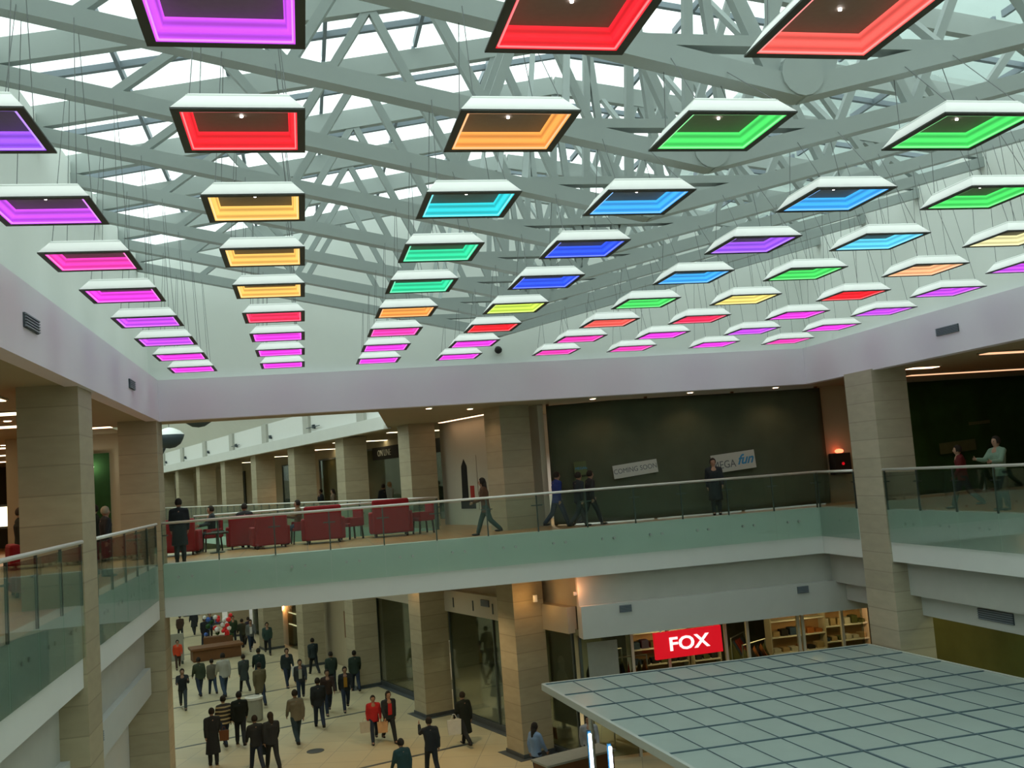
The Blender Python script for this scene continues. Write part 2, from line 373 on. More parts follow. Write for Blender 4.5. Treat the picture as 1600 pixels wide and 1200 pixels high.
# ---- corridor behind the bridge: fascia, windows, sloped roof, end wall
mb = MB(MC); mb.box(-.85, -.55, 7.75, 62, CB-.05, 10.8)
struct('trim_15', mb, 'slab_white', 'white fascia above the corridor pillars')
mb = MB(MC); mb.box(-.7, -.5, 7.75, 62, 10.8, 11.75)
struct('wall_corridor', mb, 'lamp_white', 'bright white wall panels above the corridor fascia')
for k in range(2, 10):
    mb = MB(MC); mb.box(-.82, -.6, 6.75*k-.45-3.3, 6.75*k+.05-3.3+.3, 10.8, 11.75); struct('trim_%d' % (14+k), mb, 'band_grey', 'grey pilaster between bright wall panels')
mb = MB(MC); mb.poly([(-.7,7.75,11.75),(-.7,62,11.75),(-4.2,62,15.5),(-4.2,7.75,15.5),(-.4,7.75,11.75),(-.4,62,11.75),(-4.0,62,15.7),(-4.0,7.75,15.7)], [(0,1,2,3),(4,5,6,7),(0,3,7,4),(1,5,6,2),(2,6,7,3),(0,4,5,1)])
struct('ceiling_slope', mb, 'upper_wall', 'sloping grey white roof lining over the corridor void')
mb = MB(MC); mb.box(-16, 5, 62, 62.3, 0, 9.2); struct('wall_end_lower', mb, 'cream_wall', 'wall closing the far end of the corridor')
mb = MB(MC); mb.box(-16, 5, 61.9, 62.3, 9.2, 16); struct('wall_end_upper', mb, 'lamp_white', 'bright white upper end wall of the corridor')
mb = MB(MC); mb.box(-12.2, -12, 4.5, 62, 0, 15.5); struct('wall_corridor_left', mb, 'cream_wall', 'left wall of the corridor hidden by the pillar')
mb = MB(MC); mb.poly([(-13,2,15.6),(-4.1,2,15.6),(-4.1,62,15.6),(-13,62,15.6)], [(0,1,2,3)])
g = mb.build('window_90', 'roof_glass'); g['kind'] = 'structure'; g['label'] = 'glass roof over the corridor'

# ================================================================== PILLARS
def pillar(label, MM, sx, sy, z0, z1, m='pillar_stone', group=None):
    t = thing('stone_pillar', (0,0,0), 0, label, 'pillar', group, M=MM)
    MB().box(-sx/2, sx/2, -sy/2, sy/2, z0+.12, z1).build('shaft', m, t)
    MB().box(-sx/2-.03, sx/2+.03, -sy/2-.03, sy/2+.03, z0, z0+.12).build('base_plinth', 'dark_inlay', t)
    return t
pillar('broad beige stone pillar standing at the left gallery edge, nearest the viewer', T(-4.18, 18.45), .98, 1.1, 0, CB)
pillar('beige stone pillar at the back left corner where bridge meets left gallery', T(-4.12, 27.25), .95, 1.0, 0, CB)
pillar('broad pale stone pillar rising at the right gallery edge beside the canopy', T(15.36, 24.12), 1.02, 1.35, 0, CB, 'pillar_pale')
plab = ['beige stone pillar left of the dark hoarding, rising through the bridge', 'beige stone pillar left of the wall poster, second in the corridor row',
        'beige pillar left of the ON LINE shop front, third in the corridor row', 'narrow looking beige pillar, fourth along the corridor void', 'beige pillar, fifth along the corridor void',
        'small beige pillar, sixth along the corridor void', 'small distant beige pillar, seventh along the corridor void', 'tiny distant beige pillar, eighth along the corridor void', 'most distant beige pillar at the end of the corridor void']
for k in range(9):
    pillar(plab[k], MC @ T(0, 6.75*k), 1.04, 1.0, 0, CB if k < 2 else CB-.05, 'pillar_stone', 'stone pillars along the corridor')

# ================================================================== BALUSTRADES
def balustrade(a, b, label, zf=UF, zb=None, sign=1):
    """glass panels with handrail from a to b, glass outside the edge"""
    a = Vector((*a, 0)); b = Vector((*b, 0)); L = (b-a).length; ang = math.atan2((b-a).y, (b-a).x)
    t = thing('glass_balustrade', (a.x, a.y, 0), ang, label, 'balustrade', 'glass balustrades of the upper level')
    n = max(1, round(L/1.4)); w_ = L/n; zb = 5.81 if zb is None else zb
    for i in range(n):
        MB().box(i*w_+.004, (i+1)*w_-.004, -.007, .007, zb, zf+1.0).build('glass_panel', 'balustrade_glass', t)
    MB().tube((0,0,zf+1.07),(L,0,zf+1.07), .035, n=10).build('handrail', 'rail_steel', t, smooth=True)
    for i in range(n+1):
        x = min(max(i*w_, .03), L-.03)
        mb = MB(); mb.box(x-.016, x+.016, sign*.03-.012+.0, sign*.03+.03, zf+.02, zf+1.05); mb.box(x-.16, x+.16, sign*.02, sign*.045, zf+.74, zf+.77)
        mb.build('post', 'dark_steel' , t)
    for i in range(n):
        for dx in (.28, .52):
            for dz in (6.3,):
                if zb < 6.3:
                    MB().tube((i*w_+w_*dx, -.03, dz), (i*w_+w_*dx, .1*sign, dz), .035, n=8).build('bolt', 'steel', t)
    return t
GX = XL+.1; GXR = XR-.1; GY = YB-.11
balustrade((GX+.02, GY), (GXR, GY), 'long green tinted glass balustrade along the front of the bridge, chairs behind it', sign=1)
balustrade((GX, GY-.5), (GX, 19.05), 'short glass balustrade between the two left pillars', sign=-1)
balustrade((GX, 17.85), (GX, -2), 'glass balustrade left of the broad left pillar, nearest the viewer', sign=-1)
balustrade((GXR, 24.85), (GXR, GY), 'very short glass balustrade behind the right pillar at the bridge corner', sign=-1)
balustrade((GXR, -2), (GXR, 23.4), 'glass balustrade right of the pale right pillar', sign=-1)
balustrade((-3.5, 33.06), (4.35, 33.06), 'glass balustrade behind the red armchairs at the rear of the bridge', zb=5.9, sign=-1)
c1 = cw(-.8, 3.75); c2 = cw(-.8, 61.5)
balustrade((c1.x, c1.y), (c2.x, c2.y), 'long glass balustrade running away along the corridor void', zb=5.9, sign=-1)
mb = MB(MC); mb.box(-.79, -.55, 4.1, 61, SB+.1, UF+.01); struct('trim_30', mb, 'slab_white', 'white slab edge along the corridor void')

# ================================================================== VENTS, FASCIA FITTINGS
def vent(name_m, w_, h, label, n=5):
    t = thing('air_vent', (0,0,0), 0, label, 'air vent', 'wall air vents', M=name_m)
    MB().box(-w_/2, w_/2, -.015, .02, -h/2, h/2).build('backing', 'vent_dark', t)
    mb = MB()
    for i in range(n):
        z = -h/2+(i+.5)*h/n; mb.box(-w_/2, w_/2, -.035, -.015, z-h/n*.22, z+h/n*.22)
    mb.build('slat', 'bar_grey', t)
    return t
LW = T(-3.585, 14.6, 10.87, R(90)); vent(LW, .72, .2, 'dark slatted vent on the left fascia, nearer one')
vent(T(-3.585, 22.8, 10.87, R(90)), .65, .2, 'small dark slatted vent on the left fascia, near the corner')
vent(T(14.885, 20.2, 10.9, R(-90)), .8, .18, 'dark slatted vent on the right fascia')
vent(T(XL-.185, 15.2, 3.95, R(90)), .7, .22, 'dark vent under the left gallery left of the pillar')
vent(T(XL-.185, 20.2, 3.95, R(90)), .5, .2, 'dark vent under the left gallery right of the pillar')
vent(T(XR+.635, 20.6, 4.17, R(-90)), 1.2, .26, 'long dark vent under the right gallery fascia')
vent(T(8.7, YB+.135, 4.28), .35, .2, 'small vent above the red shop sign on the left')
vent(T(14.2, YB+.135, 4.28), .35, .2, 'small vent on the pale fascia towards the right pillar')
vent(MC @ T(.435, 3.1, 4.1, R(-90)), .55, .22, 'small grille on the cream corridor fascia near the pillar')
for i, s_ in enumerate((2.6, 4.0, 5.5)):
    o = MB(MC).box(.43, .455, s_-.03, s_+.03, 3.78, 4.12).build('slot_vent', 'vent_dark'); tag(o, 'narrow dark upright slot on the cream corridor fascia, %s from the pillar' % ('nearest','middle','farthest')[i], 'air vent', 'upright slots above the shop window')
t = thing('security_camera', (5.57, YB+.2, 11.82), 0, 'small black dome camera on the back wall above the fascia', 'camera')
MB().ball((0,-.08,0), .11, sub=2).build('dome', 'black_plastic', t, smooth=True)
MB().box(-.06,.06,-.02,.03,-.06,.12).build('bracket', 'steel', t)
# small lamps on the bright corridor wall
for k in range(2, 8):
    s_ = 6.75*k-.2+2.6
    if s_ > 58: continue
    t = thing('wall_floodlight', (0,0,0), 0, 'small dark floodlight on the bright corridor wall, %s from the bridge' % ordn[k-2], 'lamp', 'floodlights on the bright corridor wall', M=MC @ T(-.72, s_, 11.05, R(-90)))
    MB().box(-.09,.09,-.12,-.02,-.08,.08).build('housing', 'vent_dark', t)
    MB().box(-.03,.03,-.06,.02,-.1,.0).build('bracket', 'vent_dark', t)
    if k in (2, 4): MB().bar((-.9,-.1,-.02),(.9,-.1,-.02), .03, .03).build('crossbar', 'vent_dark', t)

# ================================================================== PENDANT LIGHT PANELS
PC = {'violet':(.36,.10,1.0),'purple':(.62,.08,.95),'magenta':(.95,.05,.85),'pink':(1.0,.05,.50),'red':(1.0,.015,.03),'crimson':(1.0,.03,.12),'orange':(1.0,.38,.08),'amber':(1.0,.56,.13),
      'yellow':(.9,.75,.2),'lime':(.62,.85,.10),'green':(.07,.75,.14),'teal':(.03,.72,.36),'cyan':(.03,.65,.72),'azure':(.05,.42,1.0),'blue':(.03,.10,1.0),'sky':(.12,.65,.95),'coral':(1.0,.12,.10),'cream':(.85,.80,.42),'peach':(1.0,.5,.25)}
ROWY = [6.52+2.4*i for i in range(9)]
ROWY = [6.52, 8.794, 11.263, 13.676, 16.04, 18.513, 20.931, 23.328, 25.739]
COLX = [-2.582, -.372, 2.064, 4.197, 6.878, 9.038, 11.489, 13.754]
GRID = {0: {1:'purple',2:'red',3:'coral'},
        1: {0:'violet',1:'red',2:'orange',3:'green',4:'green'},
        2: {0:'purple',1:'amber',2:'cyan',3:'azure',4:'azure',5:'green'},
        3: {0:'pink',1:'amber',2:'teal',3:'blue',4:'violet',5:'sky',6:'cream'},
        4: {0:'magenta',1:'amber',2:'teal',3:'blue',4:'azure',5:'green',6:'peach',7:'purple'},
        5: {0:'purple',1:'crimson',2:'orange',3:'lime',4:'green',5:'yellow',6:'red',7:'purple'},
        6: {0:'purple',1:'magenta',2:'pink',3:'red',4:'coral',5:'crimson',6:'magenta',7:'purple'},
        7: {0:'magenta',1:'magenta',2:'magenta',3:'magenta',4:'pink',5:'magenta',6:'purple',7:'magenta'},
        8: {0:'magenta',1:'magenta',2:'magenta',3:'magenta',4:'pink',5:'pink',6:'magenta',7:'pink'}}
def glow(cn):
    c = PC[cn]; m, nt, b = nodes('led_glow_'+cn); b.inputs['Base Color'].default_value = (c[0]*.3+.05, c[1]*.3+.05, c[2]*.3+.05, 1)
    tc = nt.nodes.new('ShaderNodeTexCoord'); sp = nt.nodes.new('ShaderNodeSeparateXYZ'); nt.links.new(tc.outputs['Object'], sp.inputs[0])
    wv = nt.nodes.new('ShaderNodeMath'); wv.operation = 'SINE'; ml = nt.nodes.new('ShaderNodeMath'); ml.operation = 'MULTIPLY'; ml.inputs[1].default_value = 95
    nt.links.new(sp.outputs[2], ml.inputs[0]); nt.links.new(ml.outputs[0], wv.inputs[0])
    rr = nt.nodes.new('ShaderNodeMapRange'); rr.inputs['From Min'].default_value = -1; rr.inputs['To Min'].default_value = .30; rr.inputs['To Max'].default_value = .62
    nt.links.new(wv.outputs[0], rr.inputs[0]); nt.links.new(rr.outputs[0], b.inputs['Emission Strength'])
    b.inputs['Emission Color'].default_value = (*c, 1); return m
def ring(mb, r0_, z0, r1_, z1):
    a = [(-r0_,-r0_,z0),(r0_,-r0_,z0),(r0_,r0_,z0),(-r0_,r0_,z0)]; b = [(-r1_,-r1_,z1),(r1_,-r1_,z1),(r1_,r1_,z1),(-r1_,r1_,z1)]
    mb.poly(a+b, [(i,(i+1)%4,4+(i+1)%4,4+i) for i in range(4)])
ZP = E+3.2
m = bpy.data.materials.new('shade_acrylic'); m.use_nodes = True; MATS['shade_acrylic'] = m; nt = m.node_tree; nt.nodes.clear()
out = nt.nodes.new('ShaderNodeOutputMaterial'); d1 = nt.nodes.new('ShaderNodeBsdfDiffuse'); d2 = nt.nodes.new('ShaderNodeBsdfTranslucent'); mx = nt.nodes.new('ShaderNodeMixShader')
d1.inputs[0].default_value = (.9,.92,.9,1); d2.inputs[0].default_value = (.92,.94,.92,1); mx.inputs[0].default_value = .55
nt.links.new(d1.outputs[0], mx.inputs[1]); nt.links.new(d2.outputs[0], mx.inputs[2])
em = nt.nodes.new('ShaderNodeEmission'); em.inputs[0].default_value = (.95,1,.96,1); em.inputs[1].default_value = .12; ads = nt.nodes.new('ShaderNodeAddShader')  # weak white emission added so the shades read brighter
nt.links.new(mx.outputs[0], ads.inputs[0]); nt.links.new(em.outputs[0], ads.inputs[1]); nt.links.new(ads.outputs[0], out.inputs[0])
meshes = {}
for cn in PC: glow(cn); emis('led_line_'+cn, tuple(min(1, v*.75+.18) for v in PC[cn]), .7)
def place_panel(r_, c_, cn):
    x, y = COLX[c_], ROWY[r_]
    row = sorted(GRID[r_])
    pos = row.index(c_)
    rown = {8:'farthest row', 7:'second farthest row', 6:'third farthest row', 5:'fourth farthest row', 4:'fifth farthest row',
            3:'fourth nearest row', 2:'third nearest row', 1:'second nearest row', 0:'nearest row'}[r_]
    t = t_ = thing('pendant_light_panel', (x, y, ZP), 0, '%s square pendant light panel, %s from left in %s' % (cn, ordn[pos], rown), 'pendant light', 'coloured square light panels hung under the glass roof')
    def part(name, key, fn, m, par=None):
        t = par or t_
        if key not in meshes:
            mb = MB(); fn(mb); o = mb.build(name, m, t); meshes[key] = o.data
        else:
            o = bpy.data.objects.new(name, meshes[key]); COL.objects.link(o); o.parent = t
        return o
    def shade(mb):
        ring(mb, .547, .016, .41, .19); mb.poly([(-.41,-.41,.19),(.41,-.41,.19),(.41,.41,.19),(-.41,.41,.19)], [(0,1,2,3)])
    def rim(mb):
        ring(mb, .55, .0, .55, .016); ring(mb, .55, 0, .48, 0); ring(mb, .48, 0, .48, .016); ring(mb, .48, .016, .55, .016)
    def dif(mb): ring(mb, .479, .005, .462, .07); ring(mb, .462, .07, .435, .075); ring(mb, .435, .075, .405, .16)
    def line(mb):
        for s_ in (-1, 1):
            mb.box(-.46, .46, s_*.462-.006, s_*.462+.006, .008, .018); mb.box(s_*.462-.006, s_*.462+.006, -.46, .46, .008, .018)
    def plate(mb): mb.box(-.407, .407, -.407, .407, .155, .17)
    def spot(mb): mb.tube((0,0,.14),(0,0,.156), .014, n=8)
    def liner(mb):
        ring(mb, .50, .018, .425, .178); mb.poly([(-.425,-.425,.178),(.425,-.425,.178),(.425,.425,.178),(-.425,.425,.178)], [(0,1,2,3)])
    part('glow_blocker', 'liner', liner, 'lamp_white')  # hidden liner added to keep LED glow from tinting the shade
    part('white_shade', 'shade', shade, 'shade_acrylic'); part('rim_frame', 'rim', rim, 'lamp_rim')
    pd = part('led_diffuser', 'dif'+cn, dif, 'led_glow_'+cn); part('led_strip', 'line'+cn, line, 'led_line_'+cn, pd)
    pp = part('back_plate', 'plate', plate, 'lamp_plate'); part('spot_lamp', 'spot', spot, 'spot_point', pp)
    # cables from the corners to the nearest truss chord
    ty = min(TY, key=lambda v: abs(v-y-.2)); az = truss_at(x)+.02
    for sx in (-1, 1):
        for sy in (-1, 1):
            xx = x+sx*.25; a = Vector((sx*.40, sy*.40, .185)); b = Vector((sx*.3, (ty-y)+sy*.1, truss_at(x+sx*.3)+.1-ZP))
            if 'cable' not in meshes:
                mb = MB(); mb.tube((0,0,0),(0,0,1), .0045, n=5); o = mb.build('cable', 'cable', t); meshes['cable'] = o.data
            else:
                o = bpy.data.objects.new('cable', meshes['cable']); COL.objects.link(o); o.parent = t
            d = b-a; q = Vector((0,0,1)).rotation_difference(d.normalized())
            o.matrix_local = Matrix.Translation(a) @ q.to_matrix().to_4x4() @ Matrix.Diagonal((1,1,d.length,1))
    return t
for r_, row in GRID.items():
    for c_, cn in row.items(): place_panel(r_, c_, cn)

# ================================================================== GALLERY CEILING LIGHTS
def strip_light(MM, L, w_, label, m='strip_warm', group='light strips in the gallery ceilings'):
    t = thing('ceiling_strip_light', (0,0,0), 0, label, 'ceiling light', group, M=MM)
    MB().box(-L/2-.04, L/2+.04, -w_/2-.04, w_/2+.04, -.03, -.002).build('housing', 'soffit', t)
    MB().box(-L/2, L/2, -w_/2, w_/2, -.045, -.028).build('diffuser', m, t)
    return t
zc = CB-.001
for i, (y, m) in enumerate(((19.4, 'strip_warm'), (22.4, 'strip_pale'), (25.9, 'strip_warm'), (30.0, 'strip_pale'), (34.5, 'strip_warm'), (39.0, 'strip_pale'), (44.0, 'strip_warm'))):
    strip_light(T(-8.6 if i < 3 else -12.4, y, zc), 6.6 if i < 3 else 7.0, .55, 'long warm light strip in the left gallery ceiling, %s from the viewer' % ordn[i], m)
strip_light(T(-5.6, 27.9, zc), 1.3, .35, 'short warm light strip behind the left pillar near the corner', 'strip_warm')
strip_light(T(16.5, 23.6, zc, 0), .8, .35, 'bright warm strip right of the pale pillar top', 'strip_warm')
strip_light(T(18.6, 20.6, zc, 0), 5.0, .35, 'long warm strip in the right gallery ceiling nearest the viewer', 'strip_dim')
strip_light(T(20.2, 26.0, zc, 0), 5.0, .3, 'dim warm strip deep in the right gallery ceiling', 'strip_dim')
strip_light(MC @ T(.55, 3.6, zc, R(90)), 4.4, .16, 'thin orange light strip above the cream poster wall', 'strip_warm')
for i, (s_, t_) in enumerate(((11.0, 2.2), (17.5, 2.2), (24.5, 2.2), (31.5, 2.2), (39, 2.2))):
    strip_light(MC @ T(t_, s_, zc+.018), 3.0, .4, 'pale warm light strip over the corridor walkway, %s from the bridge' % ordn[i], 'strip_pale', 'light strips over the corridor walkway')
def downlight(x, y, label, z=None, energy=40, col=(1, .62, .36), m='downlight', grp='round recessed ceiling lights'):
    z = zc if z is None else z
    t = thing('recessed_downlight', (x, y, z), 0, label, 'ceiling light', grp)
    MB().tube((0,0,-.03),(0,0,0), .12, n=16).build('trim_ring', 'lamp_white', t)
    MB().tube((0,0,-.04),(0,0,-.031), .08, n=16).build('lens', m, t)
    ld = bpy.data.lights.new('downlight', 'SPOT'); ld.energy = energy; ld.color = col; ld.spot_size = R(135); ld.spot_blend = .6; ld.shadow_soft_size = .1
    lo = bpy.data.objects.new('lamp_light', ld); COL.objects.link(lo); lo.parent = t; lo.location = (0,0,-.06)
    return t
for i, (x, y) in enumerate(((3.6, 28.0), (5.0, 29.2), (8.5, 28.0), (11.5, 27.8), (14.3, 27.8))):
    downlight(x, y, 'round fill light added in the bridge ceiling, %s from the left' % ordn[i], energy=14)  # lamps added as fill for the bridge walkway
for i, (x, y) in enumerate(((17.2, 26.5), (18.5, 17.5))):
    downlight(x, y, 'round fill light added in the right gallery ceiling, %s one' % ('farther', 'nearer')[i], energy=30)  # added lamps that lift the light in the right gallery
for i, (x, y) in enumerate(((-6, 15.5), (-6.5, 24.2), (-9, 33), (-12, 40))):
    downlight(x, y, 'round fill light added in the left gallery ceiling, %s from the viewer' % ordn[i], energy=60)  # added lamps, fill light for the left gallery

# ================================================================== HOARDING, NOTICES, BOX
mb = MB(); nx, nz = 40, 16; P = []; F = []
def hy(x, z):
    y = 28.6+(max(0, 9.2-x)*.5 if x < 9.2 else 0)
    return y+.03*math.sin(x*3.1+z*.6)+.015*math.sin(x*7.3-z*1.3)+.03*math.sin(z*1.7+x)*(1-(z-UF)/3.7)
for i in range(nx+1):
    for j in range(nz+1):
        x = 7.42+8.8*i/nx; z = UF+.03+(CB-.06-UF-.03)*j/nz; P.append((x, hy(x, z), z))
for i in range(nx):
    for j in range(nz): F.append((i*(nz+1)+j, (i+1)*(nz+1)+j, (i+1)*(nz+1)+j+1, i*(nz+1)+j+1))
mb.poly(P, F); t = thing('site_hoarding', (0,0,0), 0, 'large dark olive cloth hoarding covering a shop front behind the bridge', 'hoarding')
o = mb.build('cloth', 'hoarding_cloth', t, smooth=True); sm = o.modifiers.new('thickness', 'SOLIDIFY'); sm.thickness = .02; sm.offset = 1
for x in (7.5, 10.4, 13.3, 16.15): MB().box(x-.04, x+.04, hy(x,8)+.1, hy(x,8)+.18, UF, CB).build('frame_post', 'wood_brown', t)
t = thing('site_netting', (0,0,0), 0, 'very dark green hoarding beyond the right gallery', 'hoarding')
mb = MB(); P = []; F = []
for i in range(nx+1):
    for j in range(nz+1):
        x = 17.25+9.7*i/nx; z = UF+.03+(CB-.08-UF)*j/nz; P.append((x, 28.6+.05*math.sin(x*2.7+z)+.03*math.sin(6*x), z))
for i in range(nx):
    for j in range(nz): F.append((i*(nz+1)+j, (i+1)*(nz+1)+j, (i+1)*(nz+1)+j+1, i*(nz+1)+j+1))
mb.poly(P, F); o = mb.build('cloth', 'netting_green', t, smooth=True); sm = o.modifiers.new('thickness', 'SOLIDIFY'); sm.thickness = .02; sm.offset = 1
def notice(x, y, z, w_, h, tilt, label, m='paper_white', name='paper_notice', dark=False):
    t = thing(name, (0,0,0), 0, label, 'notice', M=T(x, y, z) @ Matrix.Rotation(tilt, 4, 'Y'))
    MB().box(-w_/2, w_/2, -.004, .004, -h/2, h/2).build('sheet', m, t)
    return t
def sheet(n_): return n_.children[0]
n_ = notice(9.82, 28.52, E-.12, 1.42, .40, R(-5), 'white banner reading COMING SOON pinned on the dark hoarding')
text('lettering', 'COMING SOON', .21, 'ink', T(0,-.006,0), sheet(n_), .002, wscale=.92)
n_ = notice(13.02, 28.52, E-.12, 1.46, .56, R(-4), 'white banner reading MEGAfun pinned on the dark hoarding')
text('lettering', 'MEGA', .33, 'ink', T(-.32,-.006,-.06), sheet(n_), .002, wscale=.88)
text('blue_lettering', 'fun', .42, 'ink_blue', T(.38,-.006,.02), sheet(n_), .002, .01, .45, wscale=1.0)
n_ = notice(8.28, 28.98, E+.02, .5, .42, R(-2), 'small pale printed sheet at the left end of the hoarding, upper one', 'paper_dim')
text('lettering', 'MEGAfun', .11, 'ink_blue', T(0,-.006,0), sheet(n_), .002)
n_ = notice(8.28, 28.97, E-.47, .5, .46, R(-2), 'small pale printed sheet at the left end of the hoarding, lower one', 'paper_dim')
text('lettering', 'SOON', .13, 'ink', T(0,-.006,-.1), sheet(n_), .002)
notice(20.9, 28.51, E-.18, 1.35, .36, R(-3), 'faint greenish banner on the dark green hoarding', 'paper_dim')
notice(21.8, 28.51, E+.55, .8, .1, R(-2), 'thin faint strip of paper high on the dark green hoarding', 'paper_dim')
t = thing('alarm_box', (16.67, 28.6, E-.42), 0, 'black box with a glowing red beacon on top, on the beige wall strip', 'alarm')
MB().box(-.29,.29,-.2,.15,-.36,.32).build('housing', 'black_plastic', t, bevel=.02)
MB().ball((0,-.03,.38), .14, (1,1,.55)).build('beacon', 'beacon_red', t, smooth=True)
MB().tube((0,-.205,-.02),(0,-.215,-.02), .05).build('button', 'sign_red', t)

# cream wall with poster between first and second corridor pillar
mb = MB(MC); mb.box(.95, 1.15, -.3, 6.75, UF, CB); struct('wall_poster', mb, 'cream_wall', 'cream wall between two corridor pillars')
t = thing('wall_poster', (0,0,0), 0, 'tall dark poster with a slim tower shape on the cream wall', 'poster', M=MC @ T(.94, 4.72, 8.1, R(-90)))
ps = MB().box(-.75,.75,-.012,0,-.95,.95).build('sheet', 'cream_wall', t)
mb = MB(Matrix.Diagonal((1.8,1,1,1))); mb.poly([(-.32,-.02,-.9),(.3,-.02,-.9),(.3,-.02,-.6),(.02,-.02,-.55),(.02,-.02,.6),(-.1,-.02,.86),(-.22,-.02,.6),(-.25,-.02,-.5),(-.32,-.02,-.6),
  (-.32,-.013,-.9),(.3,-.013,-.9),(.3,-.013,-.6),(.02,-.013,-.55),(.02,-.013,.6),(-.1,-.013,.86),(-.22,-.013,.6),(-.25,-.013,-.5),(-.32,-.013,-.6)],
  [tuple(range(9)), tuple(range(17,8,-1))]+[(i,(i+1)%9,9+(i+1)%9,9+i) for i in range(9)])
mb.build('tower_figure', 'void_black', ps)
MB().box(.2,.5,-.022,-.013,-.55,-.1).build('red_patch', 'sale_red', ps)
# lit passage between the first pillar and the hoarding
mb = MB(MC); mb.box(1.9, 4.8, 4.0, 4.2, UF, CB); struct('wall_passage', mb, 'lamp_white', 'bright white wall in the passage behind the first pillar')
downlight(cw(2.2,1.6).x, cw(2.2,1.6).y, 'bright round light over the passage beside the hoarding', energy=260, col=(1,.95,.85), m='downlight_cool')
o = MB(MC).box(2.35, 2.75, 3.5, 3.9, UF, UF+1.5).build('display_stand', 'wood_brown'); tag(o, 'brown display stand in the bright passage beside the hoarding', 'stand')

# ================================================================== UPPER CORRIDOR SHOPS
mb = MB(MC); mb.box(3.3, 3.5, 6.9, 62, UF, CB); struct('wall_shops', mb, 'beige_wall', 'beige shop wall along the upper corridor walkway')
def shopfront(s0, s1, z0, z1, t_, label, m='shop_dark', glow_m=None):
    t = thing('storefront', (0,0,0), 0, label, 'shop front', 'upper corridor shop fronts', M=MC @ T(t_, s0, 0))
    L = s1-s0
    MB().box(-.06, 0, 0, L, z0, z1).build('interior_panel', m, t)
    mb = MB(); mb.box(-.14,-.06,0,.08,z0,z1); mb.box(-.14,-.06,L-.08,L,z0,z1); mb.box(-.14,-.06,0,L,z1-.08,z1); mb.build('frame', 'dark_steel', t)
    MB().box(-.1,-.09,.08,L-.08,z0,z1-.08).build('pane', 'shop_glass', t)
    return t
fr = shopfront(9.2, 20.5, UF, 10.05, 3.29, 'dark shop front with a white ON LINE sign between pillars', 'shop_olive')
fb = MB().box(-.2,-.14, 1.0, 9.6, 9.45, 10.05).build('sign_board', 'void_black', fr)
text('lettering', 'ON LINE', .42, 'paper_white', T(-.21, 8.1, 9.74, R(-90)), fb, .01, .0)
shopfront(22.5, 27.0, UF, 9.9, 3.29, 'orange lit shop front with a display figure behind the pillars', 'beige_wall')
shopfront(29.5, 34, UF, 9.9, 3.29, 'dark shop front, third along the upper corridor')
shopfront(36, 41, UF, 9.9, 3.29, 'dark shop front, fourth along the upper corridor')
shopfront(43, 49, UF, 9.9, 3.29, 'small distant dark shop front along the upper corridor')
downlight(cw(2.4,25).x, cw(2.4,25).y, 'warm round light in front of the orange lit shop', energy=120, col=(1,.5,.22), z=zc+.018)
# left gallery background
t = thing('wall_screen', (-6.2, 30.98, 8.2), 0, 'tall dark panel on the beige wall behind the left pillars', 'panel')
MB().box(-.28,.62,-.05,0,-1.3,1.6).build('panel', 'netting_green', t)
t = thing('globe_lamp', (-6.05, 30.7, E+1.11), 0, 'small glowing globe lamp beside the dark panel', 'lamp')
MB().ball((0,0,0), .09).build('globe', 'bulb_white', t, smooth=True); MB().tube((0,0,.08),(0,0,CB-E-1.11), .012).build('cord', 'cable', t)
t = thing('lit_shop_sign', (-12.25, 44.5, E-.2), 0, 'small bright sign glowing at the left picture edge', 'sign')
MB().box(-.2,.2,-.05,.05,-.4,.4).build('light_panel', 'strip_pale', t); MB().box(-.3,.3,.05,.12,-.5,.5).build('backing', 'black_plastic', t)

# ---- dark half dome lamps in the corridor void
for i, (s_, z) in enumerate(((20.9, 11.25), (14.8, 11.75), (25.2, 11.0))):
    p = cw(-6, s_)
    t = thing('half_dome_pendant', (p.x, p.y, z), 0, 'dark blue half dome pendant in the corridor void, %s' % ('middle one', 'mostly hidden by the white fascia', 'beside the corner pillar')[i], 'pendant light', 'dark half dome pendants')
    MB().lathe([(.001,-.62),(.25,-.58),(.5,-.42),(.62,-.2),(.68,0),(.66,0),(.001,.02)], 20).build('bowl', 'ink_blue' if False else 'vent_dark', t, smooth=True)
    MB().lathe([(.68,0),(.5,.18),(.2,.32),(.001,.36)], 20).build('white_cap', 'lamp_white', t, smooth=True)
    MB().tube((0,0,.3),(0,0,15.5-z), .015).build('cord', 'cable', t)

# ================================================================== ARMCHAIRS, CHAIRS
def armchair():
    t = thing('armchair', (0,0,0), 0, '', 'armchair', 'red armchairs on the bridge')
    MB().box(-.45,.45,-.45,.35,.10,.44).build('seat', 'red_fabric', t, bevel=.04)
    MB().box(-.5,.5,.30,.5,.10,1.02).build('backrest', 'red_fabric', t, bevel=.05)
    for s_ in (-1,1): MB().box(s_*.5-.09,s_*.5+.09,-.45,.42,.10,.68).build('armrest', 'red_fabric', t, bevel=.04)
    for a in (-1,1):
        for b in (-1,1): MB().tube((a*.42,b*.38,0),(a*.42,b*.38,.12), .03).build('leg', 'dark_wood', t)
    return t
def sidechair():
    t = thing('dining_chair', (0,0,0), 0, '', 'chair', 'red chairs on the bridge')
    MB().box(-.26,.26,-.26,.26,.40,.50).build('seat', 'red_fabric', t, bevel=.02)
    MB().box(-.27,.27,.22,.30,.44,.95).build('backrest', 'red_fabric', t, bevel=.03)
    for a in (-1,1):
        MB().box(a*.27-.03,a*.27+.03,-.22,.28,.42,.68).build('armrest', 'red_fabric', t, bevel=.02)
        for b in (-1,1): MB().bar((a*.22,b*.22,.42),(a*.24,b*.25,0), .045, .045, (0,1,0)).build('leg', 'dark_wood', t)
    return t
